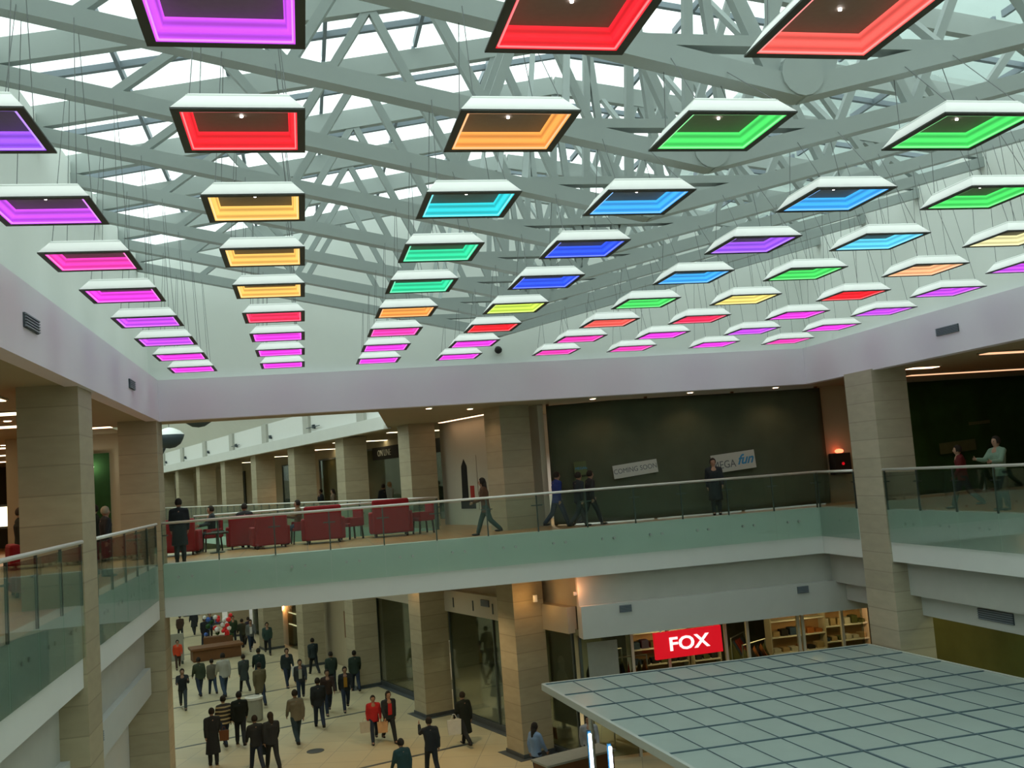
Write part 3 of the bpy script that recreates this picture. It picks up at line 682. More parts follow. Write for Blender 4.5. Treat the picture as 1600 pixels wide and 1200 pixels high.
ac0, dc0 = armchair(), sidechair(); first = {'a': True, 'd': True}
def put(kind, x, y, rz, label, grp=None, sc=1):
    r_ = ac0 if kind == 'a' else dc0; Mx = T(x, y, UF, rz) @ Matrix.Scale(sc, 4)
    if first[kind]: first[kind] = False; r_.matrix_world = Mx; r_['label'] = label; return r_
    return dup(r_, Mx, label, grp)
def table(x, y, label):
    t = thing('side_table', (x, y, UF), 0, label, 'table', 'small dark cafe tables')
    MB().tube((0,0,.55),(0,0,.60), .34, n=20).build('tabletop', 'dark_wood', t); MB().tube((0,0,.02),(0,0,.55), .035).build('stem', 'dark_steel', t); MB().tube((0,0,0),(0,0,.025), .22, n=16).build('foot', 'dark_steel', t)
# x, y positions on the bridge along the rear rail
put('a', -3.72, 31.0, R(178), 'dark red armchair at the left end of the bridge, behind the standing person', None, 1.05)
put('d', -2.84, 31.75, R(-75), 'red chair with dark legs holding the seated person in black', None)
put('a', -1.85, 31.9, R(184), 'red armchair of the first seated couple, left one', None, 1.0)
put('a', -1.1, 30.95, R(190), 'dark red armchair of the first seated couple, nearer the railing', None, .95)
put('d', -.2, 31.9, R(-80), 'red chair with dark legs holding the seated person in brown')
put('a', .5, 31.2, R(180), 'large red armchair in the middle of the bridge with its back to the viewer', None, 1.12)
put('d', 1.4, 31.8, R(-60), 'empty red chair with slim legs right of the middle armchair')
put('a', 2.62, 31.7, R(178), 'large red armchair nearest the corridor pillar', None, 1.15)
put('d', 3.65, 31.7, R(-70), 'empty red chair at the right end of the seating row')
table(-2.6, 30.6, 'small dark round table left of the first large armchair')
for i, (x, y, rz) in enumerate(((-5.4, 23.2, 100), (-5.5, 24.9, 80), (-5.3, 21.4, 110))):
    put('a', x, y, R(rz), 'dark red armchair behind the glass between the two left pillars, %s from the corner' % ('second','first','third')[i])

# ================================================================== GROUND FLOOR SHOPS
t = thing('corridor_shop_window', (0,0,0), 0, 'large ground floor shop window along the corridor, between its first two pillars', 'shop window', M=MC)
MB().box(.58,.60, -1.9, 6.2, .18, 3.6).build('pane', 'shop_glass', t)
mb = MB(); mb.box(.54,.66,-1.9,6.2,0,.18)
mb.build('base_strip', 'dark_inlay', t)
[MB().box(.55,.63,s_-.03,s_+.03,.18,3.6).build('mullion', 'dark_steel', t) for s_ in (-1.85, 2.9, 6.2)]
t = thing('corridor_shop_window', (0,0,0), 0, 'ground floor shop window farther along the corridor, beyond the second pillar', 'shop window', M=MC)
MB().box(.58,.60, 7.3, 13.1, .18, 3.6).build('pane', 'shop_glass', t)
MB().box(.54,.66,7.3,13.1,0,.18).build('base_strip', 'dark_inlay', t)
[MB().box(.55,.63,s_-.03,s_+.03,.18,3.6).build('mullion', 'dark_steel', t) for s_ in (7.3, 13.1)]
mb = MB(MC); mb.box(.55,.9,13.3,14.2,0,3.6); struct('wall_corridor_end', mb, 'slab_white', 'pale wall strip beside the corridor shop window')
mb = MB(MC); mb.box(.9, 1.1, 14.2, 34, 0, 3.6); struct('wall_ground_shops', mb, 'beige_wall', 'beige ground floor wall along the corridor')
for i, (s0, s1) in enumerate(((15.0, 17.6), (22.5, 26.5), (29.0, 33.4))):
    t = thing('storefront', (0,0,0), 0, 'ground floor shop front along the far corridor, %s' % ('with dark door', 'brightly lit with shelves', 'most distant')[i], 'shop front', M=MC @ T(.88, s0, 0))
    MB().box(-.05,0,0,s1-s0,0.05,3.3).build('interior_panel', ('wood_brown','shelf_wood','shop_olive')[i], t)
    MB().box(-.1,-.09,0,s1-s0,0.05,3.3).build('pane', 'shop_glass', t)
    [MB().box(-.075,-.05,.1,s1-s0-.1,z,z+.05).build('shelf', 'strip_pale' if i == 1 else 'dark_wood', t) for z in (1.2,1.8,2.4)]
struct('ceiling_corridor_shop', MB(MC).box(.76, 5.7, -.2, 13.5, 3.6, 3.7), 'soffit', 'ceiling inside the corridor shop')
mb = MB(MC); mb.box(5.5, 5.7, 1.2, 13.5, 0, 3.6); struct('wall_shop_inner', mb, 'shop_olive', 'inner wall of the corridor shop')
mb = MB(MC); mb.box(.75, 5.7, 13.5, 13.7, 0, 3.6); struct('wall_shop_inner_side', mb, 'shop_olive', 'side wall of the corridor shop')
# FOX shop
YG = 27.75
t = thing('red_shop_window', (0,0,0), 0, 'wide shop front behind the canopy below the pale fascia', 'shop window')
MB().box(7.42, 16.4, YG, YG+.02, .1, 3.55).build('pane', 'shop_glass', t)
for x in (7.45, 9.0, 10.1, 11.9, 12.6, 14.25, 14.4, 15.7): MB().box(x-.04,x+.04,YG-.03,YG+.07,0,3.55).build('mullion', 'cream_wall' if x > 8 else 'dark_steel', t)
struct('wall_fox_back', MB().box(9.5, 24, 32.4, 32.6, 0, 3.55), 'shop_dark', 'dark back wall inside the shop behind the red sign')
struct('ceiling_shop', MB().prism([(7.5,27.9),(24,27.9),(24,32.4),(9.5,32.4),(7.0,29.5)], 3.56, 3.7), 'shop_olive', 'ceiling inside the shop behind the red sign')
t = thing('shop_sign', (10.5, 27.2, E-5.18), 0, 'red rectangular sign with white FOX lettering in front of the shop', 'sign', M=T(10.5, 27.2, E-5.16) @ Matrix.Rotation(R(-1), 4, 'Y'))
bo = MB().box(-1.02,1.02,-.06,.06,-.37,.37).build('board', 'sign_red', t)
lt = text('lettering', 'FOX', .52, 'sign_letter', T(0,-.075,0), bo, .012, .010, wscale=1.18)
[MB().bar((x,.0,.37),(x,.1,1.0),.03,.03).build('bracket', 'steel', t) for x in (-.8,.8)]
t = thing('window_poster', (0,0,0), 0, 'large grey fashion poster in the corner shop window', 'poster', M=MC @ T(.62, -1.0, 2.1, R(-90)))
MB().box(-.55,.75,.0,.03,-1.2,1.4).build('sheet', 'dummy_grey', t)
mb = MB(); mb.ball((.1,-.005,.55), .2, (1,.05,1.2)); mb.ball((.1,-.005,-.1), .45, (.8,.03,1.2)); mb.build('figure', 'dummy_white', t)
notice(8.1, YG-.02, 2.6, .9, 1.5, 0, 'grey picture poster behind the glass left of the red shop sign', 'dummy_grey', 'picture_poster')
def shelf_unit(MM, L, label, zs=(.5,1.0,1.5,2.0,2.5,3.0), back='shelf_wood', goods=None):
    t = thing('shelf_unit', (0,0,0), 0, label, 'shelf', 'shelf units in the ground floor shop', M=MM)
    MB().box(-L/2,L/2,.42,.46,0,3.3).build('back_panel', back, t)
    for z in zs: MB().box(-L/2,L/2,0,.42,z-.02,z+.02).build('shelf_board', 'lamp_white', t)
    for s_ in (-1,1): MB().box(s_*L/2-.02,s_*L/2+.02,0,.42,0,3.3).build('side_panel', 'cream_wall', t)
    return t
gcols = [('denim',(.03,.06,.12)),('olive',(.08,.09,.03)),('sand',(.4,.3,.17)),('white_cloth',(.5,.5,.45)),('black_cloth',(.015,.015,.015)),('rust',(.35,.12,.03))]
for n0, c in gcols: mat(n0, c, .85, var=.1)
def goods(MM, L, z, n, label):
    base = None
    for i in range(n):
        w_ = L/n; h = random.uniform(.10,.26)
        o = MB().box(-w_*.4,w_*.4,.05,.35,0,h).build('folded_garment', random.choice(gcols)[0], bevel=.015)
        o.matrix_world = MM @ T(-L/2+w_*(i+.5), 0, z+.02)
        tag(o, label, 'clothing', label)
for i, (x, y, rz, L) in enumerate(((10.7, 30.2, 0, 1.9), (12.2, 30.0, 0, .9), (15.2, 29.6, 0, 1.9), (17.3, 30.4, 0, 1.7))):
    MM = T(x, y, 0, R(rz)); lab = ('behind the red shop sign', 'right of the red shop sign', 'nearest the right pillar', 'deepest at the right end')[i]
    shelf_unit(MM, L, 'tall lit shelf unit in the ground floor shop, '+lab)
    for z in (1.5, 2.0, 2.5): goods(MM, L-.1, z, 6 if L > 1 else 3, 'folded clothes on the shelf unit %s, %s board' % (lab, {1.5:'lowest in view', 2.0:'middle', 2.5:'upper'}[z]))
    ld = bpy.data.lights.new('shelf_light', 'POINT'); ld.energy = 22; ld.color = (1,.62,.3); ld.shadow_soft_size = .15
    t = thing('track_spotlight', (x, y-1.0, 3.5), 0, 'small spotlight aimed at the shelf unit '+lab, 'ceiling light', 'spotlights in the ground floor shop')
    MB().tube((0,0,0),(0,.08,-.16), .05, n=10).build('housing', 'steel', t); MB().tube((0,.085,-.165),(0,.09,-.175), .045, n=10).build('lens', 'bulb_orange', t)
    lo = bpy.data.objects.new('lamp_light', ld); COL.objects.link(lo); lo.parent = t; lo.location = (0,.1,-.3)
for i, (x, y) in enumerate(((9.2, 28.9), (8.9, 30.2), (13.3, 28.9), (13.4, 30.3))):
    t = thing('clothes_rack', (x, y, 0), R(15*i), 'rack of dark clothes in the ground shop, %s' % ('left of the red sign, front one','left of the red sign, rear one','right of the red sign','beside the window pillar')[i], 'clothes rack')
    mb = MB(); mb.tube((-.6,0,0),(-.6,0,2.6), .02); mb.tube((.6,0,0),(.6,0,2.6), .02); mb.tube((-.6,0,2.6),(.6,0,2.6), .02); mb.build('rail', 'steel', t)
    for k in range(7):
        mb = MB(T(-.5+k*.17, 0, 1.55, R(random.uniform(-15,15)))); mb.box(-.05,.05,-.25,.25,-.55,.45); mb.poly([(-.05,-.25,.45),(.05,-.25,.45),(.05,.25,.45),(-.05,.25,.45),(0,0,.95)],[(0,1,4),(1,2,4),(2,3,4),(3,0,4)])
        mb.build('hanging_garment', random.choice(['black_cloth','olive','denim','sale_red','rust','black_cloth']), t)
# right ground shop goods seen through the gap
t = thing('dark_counter', (17.6, 20.9, 0), 0, 'dark counter with a small glowing lamp in the olive shop at the right edge', 'counter')
# moved inside gallery zone
MB().box(-.4,.5,-1.2,.8,0,2.1).build('counter_body', 'netting_green', t)
MB().box(-.3,-.05,-.3,.1,2.1,2.5).build('lamp', 'shelf_wood', t)

# mannequins in the corridor shop
def mannequin(p, label, m, rz=0, h=1.0):
    t = thing('shop_mannequin', (p.x, p.y, .3), rz, label, 'mannequin', M=T(p.x, p.y, .3, rz) @ Matrix.Scale(h, 4))
    mb = MB(); mb.lathe([(.001,1.42),(.05,1.42),(.055,1.36),(.17,1.32),(.19,1.2),(.13,1.0),(.17,.85),(.22,.5),(.26,.35),(.001,.35)], 14); mb.build('dressed_body', m, t, smooth=True)
    MB().ball((0,0,1.54), .1, (.85,1,1.2)).build('head', 'dummy_white', t, smooth=True)
    for s_ in (-1,1):
        mb = MB(); mb.tube((s_*.18,0,1.28),(s_*.26,.03,1.0), .05, .04); mb.tube((s_*.26,.03,1.0),(s_*.25,.12,.75), .04, .03); mb.build('arm', m, t, smooth=True)
        MB().tube((s_*.08,0,.4),(s_*.09,0,0), .06, .04).build('leg', 'dummy_grey', t)
    MB().tube((0,0,-.28),(0,0,0), .22, n=18).build('plinth', 'dummy_white', t)
mannequin(cw(1.6, .6), 'pale dressed mannequin in the shop window next to the first pillar', 'dummy_white', R(60))
mannequin(cw(1.5, 4.6), 'tall grey dressed mannequin in the middle of the corridor window', 'dummy_grey', R(60), 1.15)
mannequin(cw(1.7, 2.9), 'dark dressed mannequin in the corridor window', 'black_cloth', R(60), 1.1)
mannequin(cw(1.6, 9.6), 'mannequin in a dark coat behind the farther corridor window', 'black_cloth', R(60), 1.1)
mannequin(cw(1.7, 8.6), 'mannequin in a white scarf behind the farther corridor window', 'dummy_white', R(60), 1.1)
for i, (s_, z, w_) in enumerate(((9.5, 3.0, .8), (1.2, 2.5, .6), (.2, .35, .5), (7.8, .35, .6))):
    o = MB(MC).box(.9, .93, s_-w_/2, s_+w_/2, z-.15, z+.18).build('sale_card', 'sale_red'); tag(o, 'red card in the corridor shop window, %s' % ('high in the farther window','beside the pale mannequin','on the floor near the first pillar','on the floor of the farther window')[i], 'sign')
for i, (t_, s_) in enumerate(((2.4, 1.5), (2.4, 5.5), (2.4, 10))):
    p = cw(t_, s_); downlight(p.x, p.y, 'round fill light added inside the corridor shop, %s from the bridge' % ordn[i], z=3.598, energy=190, col=(1,.9,.72))  # added to brighten the dark shop interior

for i, (x, y) in enumerate(((17.8, 22.5), (17.8, 16.5))):
    downlight(x, y, 'round fill light added under the right gallery, %s one' % ('farther','nearer')[i], z=SB-.001, energy=110, col=(.9,1,.6), m='downlight_cool')  # cool lamps added to light the dark zone below the gallery
# ground floor inlays and drain
mb = MB(MC)
for s_ in (-3.5, 2.2, 9.0, 15.7, 22.5, 29.2, 36): mb.box(-11, -.8, s_-.07, s_+.07, 0, .006)
struct('trim_40', mb, 'dark_inlay', 'thin dark stone lines across the corridor floor')
mb = MB(MC)
for k in range(0, 3): mb.box(-.75, .54, 6.75*k-.7, 6.75*k+.7, .0, .008)
mb.box(.30, .54, -2.2, 13.3, .0, .009)
struct('trim_41', mb, 'dark_inlay', 'dark stone skirting band along the corridor shop windows')
o = MB(T(-.1, 33.0, 0)).tube((0,0,0),(0,0,.012), .28, n=20).build('floor_drain', 'dark_inlay'); tag(o, 'small dark round cover in the ground floor', 'floor cover')

# ================================================================== CANOPY
ZK = 3.0
a_ = Vector((5.57, 24.63)); b_ = Vector((14.66, 24.68))
def cp(u, v): return Vector((a_.x+(b_.x-a_.x)*u/9.09+.09*v, a_.y+.05*u/9.09-v*.996, 0))
t = thing('glass_canopy', (0,0,0), 0, 'wide flat greenish glass canopy of a kiosk with a grid of dark frames', 'canopy')
VL = 12.6; q = [cp(0,0), cp(9.09,0), cp(9.09,VL), cp(0,VL)]
mb = MB(); mb.prism([(p.x,p.y) for p in q][::-1], ZK-.05, ZK); mb.build('roof_panel', 'canopy_glass', t)
for i in range(10):
    v = min(i*1.4+.03, VL); a, b = cp(0,v), cp(9.09,v); MB().bar((a.x,a.y,ZK+.012),(b.x,b.y,ZK+.012), .032, .026).build('cross_bar', 'canopy_frame', t)
for i in range(13):
    u = i*9.09/12
    a, b = cp(u,0), cp(u,VL); strong = i % 4 == 0
    MB().bar((a.x,a.y,ZK+.011),(b.x,b.y,ZK+.011), .036 if strong else .014, .024 if strong else .012).build('long_bar', 'canopy_frame', t)
mb = MB()
for a, b in ((q[0],q[1]),(q[1],q[2]),(q[2],q[3]),(q[3],q[0])): mb.bar((a.x,a.y,ZK-.05),(b.x,b.y,ZK-.05), .08, .16)
mb.build('edge_beam', 'canopy_edge', t)
for u, v in ((.8,1.0),(8.3,1.0),(.8,6.5),(8.3,6.5),(.8,12),(8.3,12)):
    p = cp(u,v); MB().tube((p.x,p.y,0),(p.x,p.y,ZK-.05), .06, n=12).build('post', 'steel', t)
# kiosk counter with light tubes
t = thing('kiosk_counter', (6.4, 25.3, 0), R(18), 'low kiosk counter under the near edge of the canopy', 'counter')
MB().box(-1.0,1.0,-.35,.35,0,.98).build('counter_body', 'wood_brown', t); MB().box(-1.05,1.05,-.4,.4,.98,1.03).build('counter_top', 'bin_stone', t)
for i, (x, y) in enumerate(((5.97, 22.0), (6.42, 22.0))):
    t = thing('light_column', (x, y, 0), 0, 'slim upright blue white light column under the canopy, %s one' % ('left and taller','right and lower')[i], 'lamp', 'upright light columns at the kiosk')
    MB().tube((0,0,.15),(0,0,2.37-.34*i), .035, n=12).build('tube', 'tube_blue', t); MB().tube((0,0,0),(0,0,.15), .1, n=12).build('base', 'dark_steel', t)
    MB().tube((0,.09,0),(0,.09,2.42-.34*i), .05, n=12).build('holder', 'ink_blue', t)

# ---- corridor ground floor furniture
t = thing('waste_bin', (-2.23, 38.42, 0), 0, 'round pale stone litter bin standing on the ground floor', 'bin')
MB().lathe([(.001,0),(.27,0),(.31,.06),(.31,.78),(.001,.78)], 20).build('bin_body', 'bin_stone', t, smooth=False)
MB().lathe([(.33,.78),(.33,.86),(.24,.88),(.20,.80),(.001,.80)], 20).build('bin_rim', 'dummy_white', t)
t = thing('wooden_planter', (-4.9, 54.0, 0), R(14), 'brown wooden planter box in the middle of the ground floor corridor', 'planter')
MB().box(-1.2,1.2,-.5,.5,0,.62).build('box', 'wood_brown', t, bevel=.03); MB().box(-1.3,1.3,-.6,.6,.55,.68).build('ledge', 'wood_brown', t, bevel=.02)
mats3 = {'bright_red':(.7,.03,.03),'mid_blue':(.06,.14,.45),'off_white':(.7,.7,.65),'deep_green':(.02,.07,.02)}
for n0, c in mats3.items(): mat(n0, c, .7, var=.1)
t = thing('flower_stall', (-4.95, 56.3, 0), 0, 'stall heaped with red, blue and white goods behind the brown planter', 'stall')
MB().box(-.75,.75,-.3,.3,0,.8).build('stand', 'wood_brown', t)
for k in range(26):
    x, z = random.uniform(-.7,.7), random.uniform(.75,1.9)
    MB().ball((x, random.uniform(-.2,.1), z), random.uniform(.11,.17), sub=1).build('bunch', random.choice(['bright_red','bright_red','mid_blue','mid_blue','off_white','deep_green']), t)
t = thing('grey_display_panel', (-7.0, 53.4, 0), R(10), 'grey free standing panel at the left behind the person in orange', 'panel')
MB().box(-.6,.6,-.06,.06,.15,1.5).build('panel', 'bin_stone', t); [MB().box(x-.05,x+.05,-.25,.25,0,.15).build('foot', 'dark_steel', t) for x in (-.5,.5)]
p = cw(.7, 27.5); t = thing('wall_lantern', (p.x, p.y, 2.2), 0, 'bright orange glowing lantern on the far corridor wall', 'lamp')
MB().ball((0,0,0), .35, (.7,.7,1.3)).build('glow_shade', 'bulb_orange', t, smooth=True); MB().box(0,.3,-.03,.03,.3,.38).build('arm', 'dark_steel', t)
for i, (s_, z, tt) in enumerate(((17.5, 1.2, 0),)):
    o = MB(MC).box(.8,.89,s_-.3,s_+.3,1.4,2.6).build('dark_wall_cabinet', 'wood_brown'); tag(o, 'dark red brown wall cabinet beside the white wall strip', 'cabinet')
# fill lamps added under the bridge to brighten the ground corridor
for i, (x, y) in enumerate(((-1.5, 29.5), (3.5, 29.5))):
    downlight(x, y, 'round fill light added under the bridge, %s' % ('left','right')[i], z=SB-.001, energy=200, col=(1,.72,.42))
p = cw(-1.1, -.9)
for i, k in enumerate((0, 1)):
    p = cw(0.0, 6.75*k-.9) if k == 0 else cw(-.75, 6.75)
    t = thing('pillar_uplighter', (p.x, p.y, 4.6), 0, 'small orange wall light high on the %s corridor pillar below the bridge' % ('first','second')[i], 'lamp', 'orange lights on the pillars')
    MB().box(-.06,.06,-.06,.06,-.1,.1).build('housing', 'steel', t)
    ld = bpy.data.lights.new('uplight', 'POINT'); ld.energy = 5; ld.color = (1,.5,.15); ld.shadow_soft_size = .1
    lo = bpy.data.objects.new('lamp_light', ld); COL.objects.link(lo); lo.parent = t; lo.location = (-.15,-.2,0)
t = thing('fascia_lamp', (7.34, YB+.45, 4.8), 0, 'small lamp throwing orange light on the grey band corner', 'lamp')
MB().box(-.05,.05,-.05,.05,-.05,.05).build('housing', 'steel', t)
ld = bpy.data.lights.new('bandlight', 'POINT'); ld.energy = 6; ld.color = (1,.4,.18); ld.shadow_soft_size = .06
lo = bpy.data.objects.new('lamp_light', ld); COL.objects.link(lo); lo.parent = t; lo.location = (-.1,-.3,.1)

# ================================================================== PEOPLE
DG = bpy.context.evaluated_depsgraph_get
CLOTH = {}
def cloth(c):
    k = 'cloth_%d_%d_%d' % tuple(int(v*100) for v in c)
    if k not in MATS: mat(k, c, .9, var=.12, scale=9)
    return k
def remesh(mb, name, m, parent, vox, smooth_it=2):
    me = bpy.data.meshes.new(name); bmesh.ops.recalc_face_normals(mb.bm, faces=mb.bm.faces); mb.bm.to_mesh(me); mb.bm.free()
    o = bpy.data.objects.new(name, me); COL.objects.link(o)
    md = o.modifiers.new('r', 'REMESH'); md.mode = 'VOXEL'; md.voxel_size = vox; md.use_smooth_shade = True
    if smooth_it:
        sm = o.modifiers.new('s', 'SMOOTH'); sm.factor = .5; sm.iterations = smooth_it
    bpy.context.view_layer.update()
    m2 = bpy.data.meshes.new_from_object(o.evaluated_get(DG())); m2.name = name; m2.materials.clear(); m2.materials.append(MATS[m])
    o.modifiers.clear(); o.data = m2; o.parent = parent; bpy.data.meshes.remove(me)
    return o
def cap(mb, a, b, ra, rb, sub=1):
    a = Vector(a); b = Vector(b); mb.tube(a, b, ra, rb, 10); mb.ball(a, ra*.995, sub=sub+1); mb.ball(b, rb*.995, sub=sub+1)
def rx(v, ang):      # rotate vector about x axis (pitch forward = positive y for down vector)
    c, s = math.cos(ang), math.sin(ang); return Vector((v.x, v.y*c-v.z*s, v.y*s+v.z*c))
def person(label, x, y, z, face, h=1.66, pose='walk', ph=1, coat=(.02,.025,.03), legs=(.02,.03,.05), hair=(.02,.015,.01), long_hair=False, hem=.80, stripes=None, arms=(12,-14), bend=(20,15), vox=.026, group='people on the ground floor', hat=None, front=None):
    t = thing('person', (0,0,0), 0, label, 'person', group, M=T(x, y, z, R(face)) @ Matrix.Scale(h/1.72, 4))
    sit = pose == 'sit'; hipz = .60 if sit else .90
    if pose == 'walk': hipz = .885
    hips = {}; 
    J = {}
    for s_ in (-1, 1):
        hp = Vector((s_*.09, 0, hipz))
        if sit: th, kn = R(74), R(-76)
        elif pose == 'walk': th, kn = (R(24), R(-6)) if s_ == ph else (R(-18), R(-28))
        else: th, kn = (R(3), R(-3)) if s_ == ph else (R(-2), R(-3))
        knee = hp+rx(Vector((0,0,-.42)), th); ank = knee+rx(Vector((0,0,-.41)), th+kn)
        J[s_] = (hp, knee, ank, th+kn)
    lo_ = min(J[-1][2].z, J[1][2].z); dz = 0 if sit else .07-lo_
    for s_ in (-1,1): J[s_] = tuple(v+Vector((0,0,dz)) for v in J[s_][:3])+(J[s_][3],)
    H0 = hipz+dz; lean = R(4 if pose == 'walk' else 0)
    def tp(x_, y_, z_): return Vector((x_, y_+(z_-H0)*math.tan(lean), z_))
    sh = H0+.50; nk = H0+.57; hd = H0+.71
    arm = {}
    for i, s_ in enumerate((-1, 1)):
        S_ = tp(s_*.19, 0, sh); a = R(arms[i] if pose != 'walk' else arms[i]*(-ph if False else 1))
        el = S_+rx(Vector((s_*.04,0,-.28)), a); wr = el+rx(Vector((-s_*.01,0,-.25)), a+R(bend[i])); hn = wr+(wr-el).normalized()*.08
        arm[s_] = (S_, el, wr, hn, a+R(bend[i]))
    # body: one continuous surface
    b = MB()
    cap(b, tp(0,0,H0), tp(0,0,H0+.25), .125, .12); cap(b, tp(0,0,H0+.25), tp(0,0,H0+.47), .12, .13)
    for s_ in (-1,1):
        cap(b, tp(0,0,H0+.44), arm[s_][0], .08, .05); cap(b, arm[s_][0], arm[s_][1], .05, .042); cap(b, arm[s_][1], arm[s_][2], .042, .032)
        hn = arm[s_][3]; wr = arm[s_][2]; b.ball(wr.lerp(hn, .55), .045, (.62,.9,1.1), 2)
        hp, kn, an, fa = J[s_]; cap(b, hp, kn, .088, .06); cap(b, kn, an, .06, .042); cap(b, an, an+Vector((0,.13,-.035)), .042, .035)
    cap(b, tp(0,0,H0+.45), tp(0,.01,nk+.05), .06, .052)
    hc = tp(0,.015,hd); b.ball(hc, .105, (.78,.95,1.12), 3); b.ball(hc+Vector((0,.03,-.06)), .062, (.9,1,1), 2)
    b.ball(hc+Vector((0,.105,-.015)), .022, (.7,1,1.3), 1)
    for s_ in (-1,1): b.ball(hc+Vector((s_*.085,0,-.01)), .028, (.5,.8,1.2), 1)
    body = remesh(b, 'body', 'skin', t, vox*.8)
    # fingers, thumb, eyes, mouth appended to the same body mesh
    f = bmesh.new(); f.from_mesh(body.data); n0 = len(f.faces); k = MB(); 
    for s_ in (-1,1):
        wr, hn = arm[s_][2], arm[s_][3]; d = (hn-wr).normalized(); cross = Vector((0,1,0)) if abs(d.y) < .7 else Vector((0,0,1))
        cross = (cross-d*cross.dot(d)).normalized(); inn = d.cross(cross)*(1)
        for q in range(4):
            o0 = hn-d*.015+cross*(-.027+.018*q); L = (.055,.066,.062,.048)[q]; m1 = o0+d*L*.55; e1 = m1+(d*.8+Vector((-s_*.6,0,0))).normalized()*L*.5
            k.tube(o0, m1, .0095, .0085, 6); k.tube(m1, e1, .0085, .0065, 6)
        o0 = wr.lerp(hn,.5)+cross*.03; k.tube(o0, o0+(cross*.7+d*.7).normalized()*.05, .011, .008, 6)
    me = bpy.data.meshes.new('tmp'); k.bm.to_mesh(me); k.bm.free(); f.from_mesh(me); bpy.data.meshes.remove(me)
    k = MB()
    for s_ in (-1,1): k.ball(hc+Vector((s_*.034,.088,.012)), .013, sub=1)
    me = bpy.data.meshes.new('tmp'); k.bm.to_mesh(me); k.bm.free(); nf = len(f.faces); f.from_mesh(me); bpy.data.meshes.remove(me)
    f.faces.ensure_lookup_table()
    for i in range(nf, len(f.faces)): f.faces[i].material_index = 1
    nf = len(f.faces); k = MB(); k.ball(hc+Vector((0,.09,-.055)), .02, (1,.4,.35), 1)
    me = bpy.data.meshes.new('tmp'); k.bm.to_mesh(me); k.bm.free(); f.from_mesh(me); bpy.data.meshes.remove(me); f.faces.ensure_lookup_table()
    for i in range(nf, len(f.faces)): f.faces[i].material_index = 2
    for q in f.faces: q.smooth = True
    f.to_mesh(body.data); f.free(); body.data.materials.append(MATS['eye']); body.data.materials.append(MATS['lips'])
    # coat
    b = MB(); SQ = Matrix.Diagonal((1,.72,1,1))
    hemz = H0+.90*0+ (hem-.90)
    if sit: hemz = H0-.02
    def flat(a, c, ra, rc):
        bb = MB(Matrix.Diagonal((1,.72,1,1)) if not lean else Matrix.Identity(4)); 
        a = Vector(a); c = Vector(c); n = 12
        P = [a+Vector((ra*math.cos(2*PI*i/n), ra*.7*math.sin(2*PI*i/n), 0)) for i in range(n)]+[c+Vector((rc*math.cos(2*PI*i/n), rc*.7*math.sin(2*PI*i/n), 0)) for i in range(n)]
        b.poly(P, [tuple(range(n))[::-1], tuple(range(n,2*n))]+[(i,(i+1)%n,n+(i+1)%n,n+i) for i in range(n)])
    flare = .20 if hem > .7 else (.23 if hem > .4 else .24)
    flat(tp(0,0,hemz), tp(0,0,H0+.16), flare, .175); flat(tp(0,0,H0+.14), tp(0,0,H0+.42), .175, .215); flat(tp(0,0,H0+.41), tp(0,0,H0+.57), .215, .085)
    for s_ in (-1,1):
        cap(b, tp(s_*.02,-.01,H0+.49), arm[s_][0]+Vector((-s_*.01,0,-.005)), .115, .078); cap(b, arm[s_][0], arm[s_][1], .075, .062); cap(b, arm[s_][1], arm[s_][1].lerp(arm[s_][2], .93), .062, .05)
    cap(b, tp(0,-.025,H0+.40), tp(0,-.02,nk-.035), .125, .088); cap(b, tp(0,.01,H0+.40), tp(0,.0,nk-.06), .12, .08)
    cm = coat
    ck = cloth(coat)
    if stripes:
        ck = 'striped_knit'
        if ck not in MATS:
            m, nt, bs = nodes(ck); tc = nt.nodes.new('ShaderNodeTexCoord'); sp = nt.nodes.new('ShaderNodeSeparateXYZ'); nt.links.new(tc.outputs['Object'], sp.inputs[0])
            md = nt.nodes.new('ShaderNodeMath'); md.operation = 'MODULO'; md.inputs[1].default_value = .13; lt_ = nt.nodes.new('ShaderNodeMath'); lt_.operation = 'LESS_THAN'; lt_.inputs[1].default_value = .05
            nt.links.new(sp.outputs[2], md.inputs[0]); nt.links.new(md.outputs[0], lt_.inputs[0]); mx = nt.nodes.new('ShaderNodeMix'); mx.data_type = 'RGBA'; nt.links.new(lt_.outputs[0], mx.inputs['Factor'])
            mx.inputs['A'].default_value = (.03,.025,.02,1); mx.inputs['B'].default_value = (.45,.36,.18,1); nt.links.new(mx.outputs['Result'], bs.inputs['Base Color']); bs.inputs['Roughness'].default_value = .9
    remesh(b, 'jacket' if hem > .6 else 'long_coat', ck, t, vox, 3)
    if front:
        mb = MB(); mb.bar(tp(0,.145,H0+.08), tp(0,.135,H0+.45), .13, .03, (0,1,0)); mb.build('shirt_front', cloth(front), t)
    # trousers
    b = MB()
    b.ball((0,0,H0+.02), .15, (1.1,.85,.8), 2)
    for s_ in (-1,1):
        hp, kn, an, fa = J[s_]; cap(b, hp, kn, .105, .078); cap(b, kn, kn.lerp(an,.92), .078, .066)
    remesh(b, 'trousers', cloth(legs), t, vox, 2)
    for s_ in (-1,1):
        an = J[s_][2]; b = MB(); b.ball(an+Vector((0,.07,-.035)), .05, (.95,2.6,.72), 2); b.tube(an+Vector((0,0,-.06)), an+Vector((0,0,.03)), .052, .05, 10); b.build('shoe', 'black_plastic', t, smooth=True)
    hm = cloth(hat or hair); b = MB(); b.ball(hc+Vector((0,-.014,.022)), .115, (.84,.95,1.06), 3)
    for v in b.bm.verts:
        if v.co.y-hc.y > .045 and v.co.z-hc.z < .06: v.co.y = hc.y+.045
        if v.co.z-hc.z < -.05 and not long_hair: v.co.z = hc.z-.05
